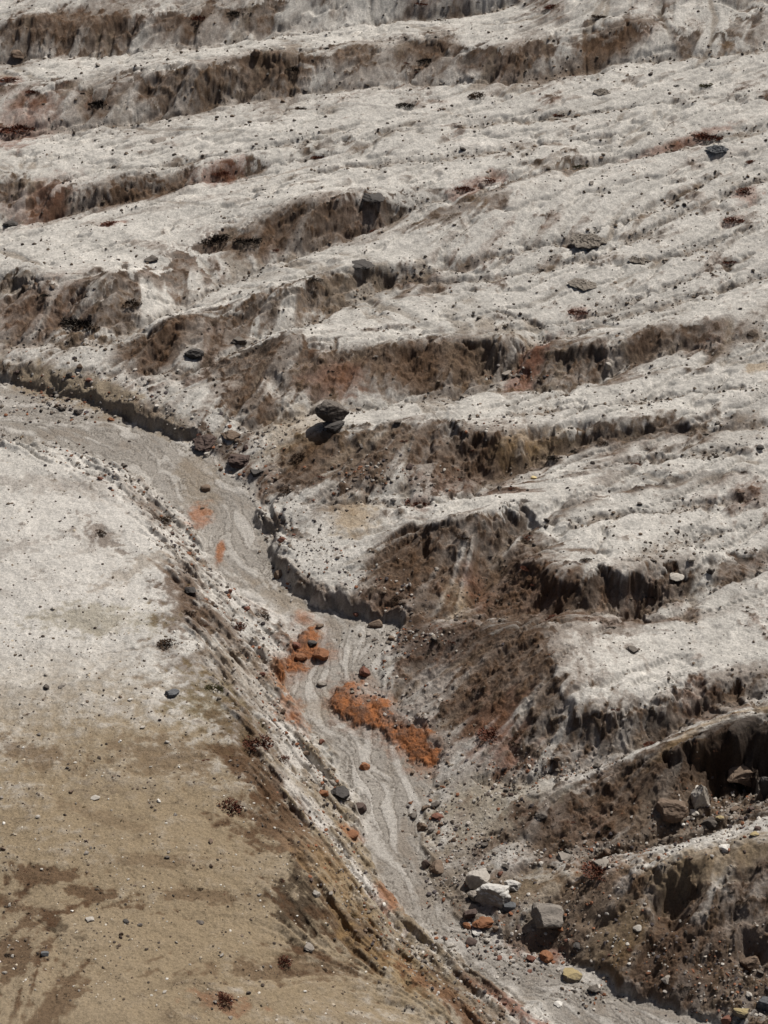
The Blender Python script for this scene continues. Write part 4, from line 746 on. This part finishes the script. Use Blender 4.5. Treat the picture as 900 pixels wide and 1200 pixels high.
def mass(name, pts, size, colf, m, tmpl, sink=.2):
    X, Y, Zz, mm, px, py = pts; n = len(X); V, F = tmpl; k = len(V)
    s = size(n) * mm / 2
    R = rng.random(n) * 2 * np.pi; sc = np.stack([s * rng.uniform(.7, 1.2, n), s * rng.uniform(.6, 1.1, n), s * rng.uniform(.4, .9, n)], -1)
    jit = rng.uniform(.7, 1.25, (n, k, 1)); v = V[None] * jit * sc[:, None, :]
    c, s_ = np.cos(R)[:, None], np.sin(R)[:, None]
    v = np.stack([v[..., 0] * c - v[..., 1] * s_, v[..., 0] * s_ + v[..., 1] * c, v[..., 2]], -1) + np.stack([X, Y, Zz + sc[:, 2] * sink], -1)[:, None]
    f = (F[None] + (np.arange(n) * k)[:, None, None]).reshape(-1, F.shape[1])
    me = bpy.data.meshes.new(name); me.from_pydata(v.reshape(-1, 3).tolist(), [], f.tolist()); me.materials.append(m)
    at = me.attributes.new('soil', 'FLOAT_COLOR', 'POINT'); cc = np.ones((n, k, 4), np.float32); cc[..., :3] = colf(n, px, py)[:, None]; at.data.foreach_set('color', cc.ravel())
    o = bpy.data.objects.new(name, me); COL.objects.link(o); o['kind'] = 'stuff'; return o
def flat_mat(name, rough=.9):
    m = bpy.data.materials.new(name); m.use_nodes = True; N = m.node_tree.nodes
    a = N.new('ShaderNodeAttribute'); a.attribute_name = 'soil'; b = N['Principled BSDF']; b.inputs['Roughness'].default_value = rough; b.inputs['Specular IOR Level'].default_value = .2
    g = N.new('ShaderNodeNewGeometry'); n = N.new('ShaderNodeTexNoise'); n.inputs['Scale'].default_value = 6; m.node_tree.links.new(g.outputs['Position'], n.inputs['Vector'])
    mr = N.new('ShaderNodeMapRange'); mr.inputs[3].default_value = .6; mr.inputs[4].default_value = 1.4; m.node_tree.links.new(n.outputs[0], mr.inputs[0])
    mu = N.new('ShaderNodeMix'); mu.data_type = 'RGBA'; mu.blend_type = 'MULTIPLY'; mu.inputs[0].default_value = 1
    m.node_tree.links.new(a.outputs['Color'], mu.inputs[6]); m.node_tree.links.new(mr.outputs[0], mu.inputs[7]); m.node_tree.links.new(mu.outputs[2], b.inputs['Base Color']); return m
GM = flat_mat('gravel')
def pick(cols, jit=.25):
    cols = np.array(cols)
    return lambda n, px, py: cols[rng.integers(0, len(cols), n)] * rng.uniform(1 - jit, 1 + jit, (n, 1))
pw = lambda lo, hi, p: (lambda n: np.minimum(hi, lo * (1 - rng.random(n)) ** (-1 / p)))
mass('gravel', draw(60000, w_dark), pw(1.5, 5.0, 2.1), pick([(.05, .04, .032), (.09, .07, .052), (.15, .115, .085), (.065, .05, .04)]), GM, ICO[1])
mass('gravel', draw(22000, lambda r, c, px, py: left_hill(px, py) * np.where(py > 700, .75, .3) * sst(-.5, .7, n_med[r, c] + .5 * n_fine[r, c])), pw(1.7, 4, 2.5), pick([(.5, .46, .4), (.4, .34, .26), (.12, .09, .065), (.07, .055, .045), (.2, .15, .1)]), GM, ICO[1])
mass('gravel', draw(90000, lambda r, c, px, py: np.maximum(.9 * rubble_w(r, c, px, py), .5 * near_bed(r, c, px, py))), pw(2, 6, 2.2), pick([(.3, .27, .24), (.18, .15, .12), (.1, .08, .065), (.2, .09, .05), (.4, .37, .33), (.06, .05, .05)]), GM, ICO[1])

# ------------------------------------------------------------------ low scrub
lum = col.mean(-1)
def tuft(n, seed, flat=.45):
    r = np.random.default_rng(seed); v = []; f = []
    for i in range(n):
        a = r.random() * 6.28; q = r.random() ** .6; p = np.array((q * math.cos(a), q * math.sin(a) * .8, 0)); 
        d = np.array((math.cos(a) * q, math.sin(a) * q, 1.2 - .5 * q)) + r.normal(size=3) * .35; L = r.uniform(.2, .6) * (1.15 - .6 * q) * (1 if n < 100 else .62)
        s = r.normal(size=3); s -= d * (s @ d) / (d @ d); s *= (.07 if n < 100 else .032) * r.uniform(.6, 1.5) / np.linalg.norm(s)
        d = d / np.linalg.norm(d) * L; d[2] *= flat * 2; k = len(v); v += [p - s, p + s, p + d + s * .3, p + d * .6 - s * 1.3]; f.append([k, k + 1, k + 2, k + 3])
    return np.array(v), np.array(f)
TM = {}
for k, c in {'reddish': (.125, .05, .032), 'brown': (.075, .05, .034), 'olive': (.085, .075, .035), 'dark': (.035, .028, .022), 'straw': (.19, .14, .075)}.items():
    m = bpy.data.materials.new(k + '_scrub'); m.use_nodes = True; N = m.node_tree.nodes; b = N['Principled BSDF']; b.inputs['Roughness'].default_value = .9; b.inputs['Specular IOR Level'].default_value = .1
    g = N.new('ShaderNodeNewGeometry'); rp = N.new('ShaderNodeHueSaturation'); rp.inputs['Color'].default_value = (*c, 1)
    mr = N.new('ShaderNodeMapRange'); mr.inputs[3].default_value = .5; mr.inputs[4].default_value = 1.6; m.node_tree.links.new(g.outputs['Random Per Island'], mr.inputs[0]); m.node_tree.links.new(mr.outputs[0], rp.inputs['Value']); m.node_tree.links.new(rp.outputs[0], b.inputs['Base Color']); TM[k] = m
TUFT = [tuft(620, 900 + i) for i in range(4)]
tme = {}
def shrub(px, py, wpx, kind, label, group=None, hr=.4):
    X, Y, Zg, m = spot(px, py); q = random.randrange(4)
    if (kind, q) not in tme: tme[kind, q] = mesh_of('shrub', *TUFT[q], TM[kind])
    o = bpy.data.objects.new('shrub', tme[kind, q]); COL.objects.link(o); s = wpx * m / 2
    o.location = (X, Y, Zg - .03); o.scale = (s, s * .9, s * hr * 1.6); o.rotation_euler = (0, 0, random.uniform(-.4, .4)); return tag(o, label, 'shrub', group)
for a in [(475,124,22,'dark','dark olive shrub on the open white slope, upper middle'),(563,112,30,'brown','brownish spreading shrub right of the dark olive one'),(875,224,26,'reddish','dense reddish shrub near the right edge, upper right'),(258,203,24,'reddish','reddish shrub in the upper left brown gully'),(372,184,20,'reddish','rust brown shrub on the white slope left of the top middle'),
          (355,127,18,'brown','small tan shrub on the upper white slope'),(828,100,18,'olive','green olive shrub at the upper right'),(795,100,12,'dark','dark shrub near the green olive shrub'),(680,194,20,'olive','olive shrub at the start of the long thin gully'),(655,135,14,'reddish','faint reddish shrub on the upper right slope'),(830,160,34,'reddish','long reddish shrub strip along a thin gully'),(678,365,24,'reddish','reddish brown shrub alone on the middle white slope'),
          (150,354,34,'brown','dark brown bush on the white slope, left'),(95,378,50,'dark','wide dark bush at the foot of the left scarp'),(130,263,24,'reddish','flat reddish shrub, far left slope'),(250,280,40,'dark','dark bushy patch under the upper left rim'),(290,282,34,'dark','second dark bush beside the bushy patch under the rim'),(545,220,26,'reddish','reddish shrub in the gully, top middle'),(570,212,22,'reddish','reddish shrub next to the one in the gully'),
          (860,258,24,'reddish','thin reddish shrub near the right edge'),(882,190,16,'reddish','small rusty shrub above the dense reddish one'),(120,120,40,'dark','dark scrub clump on the far upper left slope'),(20,150,44,'reddish','rusty brown bush at the upper left edge'),(345,80,26,'dark','dark bush below the far brown boulder'),(10,94,22,'reddish','red tinted bush at the left edge near the top'),(232,20,30,'reddish','reddish bush on the farthest slope'),(278,15,24,'dark','dark bush right of the farthest reddish one'),
          (500,70,26,'dark','dark shrub in the upper middle gully'),(490,590,30,'reddish','reddish bush on the slope above the knoll'),(355,535,28,'brown','brown bush on the slope left of the cave hole'),(300,620,0.1+18,'dark','dark shrub on the left slope above the stream')]:
    if a[4].startswith('dark shrub on the left slope'): continue
    shrub(*a)
for a in [(258,1172,34,'reddish','reddish brown tuft at the bottom of the near hill'),(328,1127,30,'reddish','reddish tuft below the dark hollow'),(275,735,26,'reddish','reddish tuft on the streaked flank'),(303,722,28,'brown','brown tuft on the streaked flank near the orange crust'),(218,720,24,'brown','brown bush on the shoulder of the near hill'),(198,755,28,'brown','brown bush lower on the shoulder'),(300,870,40,'reddish','wide reddish brown scrub on the flank'),(250,808,26,'olive','olive tuft right of the blue grey boulder'),
          (705,1020,46,'reddish','reddish brown bush at the left side of the brown mound'),(580,860,40,'reddish','red bush on the brown slope right of the orange outcrop'),(440,735,14,'olive','small olive plant on the gravel'),(190,610,24,'brown','brown shrub at the top of the near hill'),(330,890,20,'reddish','rusty tuft near the pale ash fan'),(115,625,20,'brown','brown streaky scrub on the white shoulder'),(265,945,40,'reddish','faint reddish scrub near the crest')]:
    shrub(*a)
def scatter_shrubs(label, group, kinds, pts, lo, hi, count):
    X, Y, Zz, m, px, py = pts
    for i in range(min(count, len(X))):
        k = random.choice(kinds); q = random.randrange(4); w_ = lo * (1 - random.random()) ** (-1 / 2.4)
        if (k, q) not in tme: tme[k, q] = mesh_of('shrub', *TUFT[q], TM[k])
        o = bpy.data.objects.new('shrub', tme[k, q]); COL.objects.link(o); s = min(w_, hi) * m[i] / 2
        o.location = (X[i], Y[i], Zz[i] - .02); o.scale = (s * random.uniform(.9, 1.5), s * .8, s * random.uniform(.45, .8)); o.rotation_euler = (0, 0, random.uniform(-.5, .5)); tag(o, label, 'shrub', group)
scatter_shrubs('low reddish scrub tuft along a small gully of the white slopes', 'reddish scrub tufts along the small gullies', ['reddish', 'reddish', 'brown'], draw(5000, lambda r, c, px, py: (py < 620) * (brown[r, c] < .5) * ~left_hill(px, py) * np.exp(-(dg[r, c] / .8) ** 2) * (fl[r, c] < .1) * sst(.1, .8, n_big[r, c])), 5, 16, 90)
scatter_shrubs('low dark scrub tuft clinging to a brown gully wall', 'dark scrub tufts on the brown gully walls', ['dark', 'brown', 'dark', 'reddish'], draw(5000, lambda r, c, px, py: sst(.4, .9, brown[r, c]) * ~left_hill(px, py) * sst(.0, .8, n_med[r, c] + .5 * n_big[r, c])), 6, 20, 130)
scatter_shrubs('low brown scrub tuft on the streaked flank of the near hill', 'brown scrub tufts on the near hill', ['brown', 'reddish', 'dark', 'straw'], draw(6000, lambda r, c, px, py: left_hill(px, py) * sst(.2, .09, lum[r, c]) * (fl[r, c] < .1)), 5, 16, 80)
# the thin scrub that furs the brown faces, one mass
bw = lambda r, c, px, py: np.maximum(sst(.3, .9, brown[r, c]) * sst(-.1, .9, n_med[r, c] + .5 * n_fine[r, c]), .6 * sst(.17, .08, lum[r, c]) * (fl[r, c] < .2)) * .9
sm = flat_mat('scrub', .95)
mass('scrub_cover', draw(52000, bw), pw(2.6, 11, 1.9), pick([(.06, .042, .03), (.045, .034, .025), (.09, .055, .035), (.075, .06, .035), (.11, .05, .03)]), sm, tuft(14, 77), 0)
print('objects', round(time.time() - T0, 1), len(bpy.data.objects))
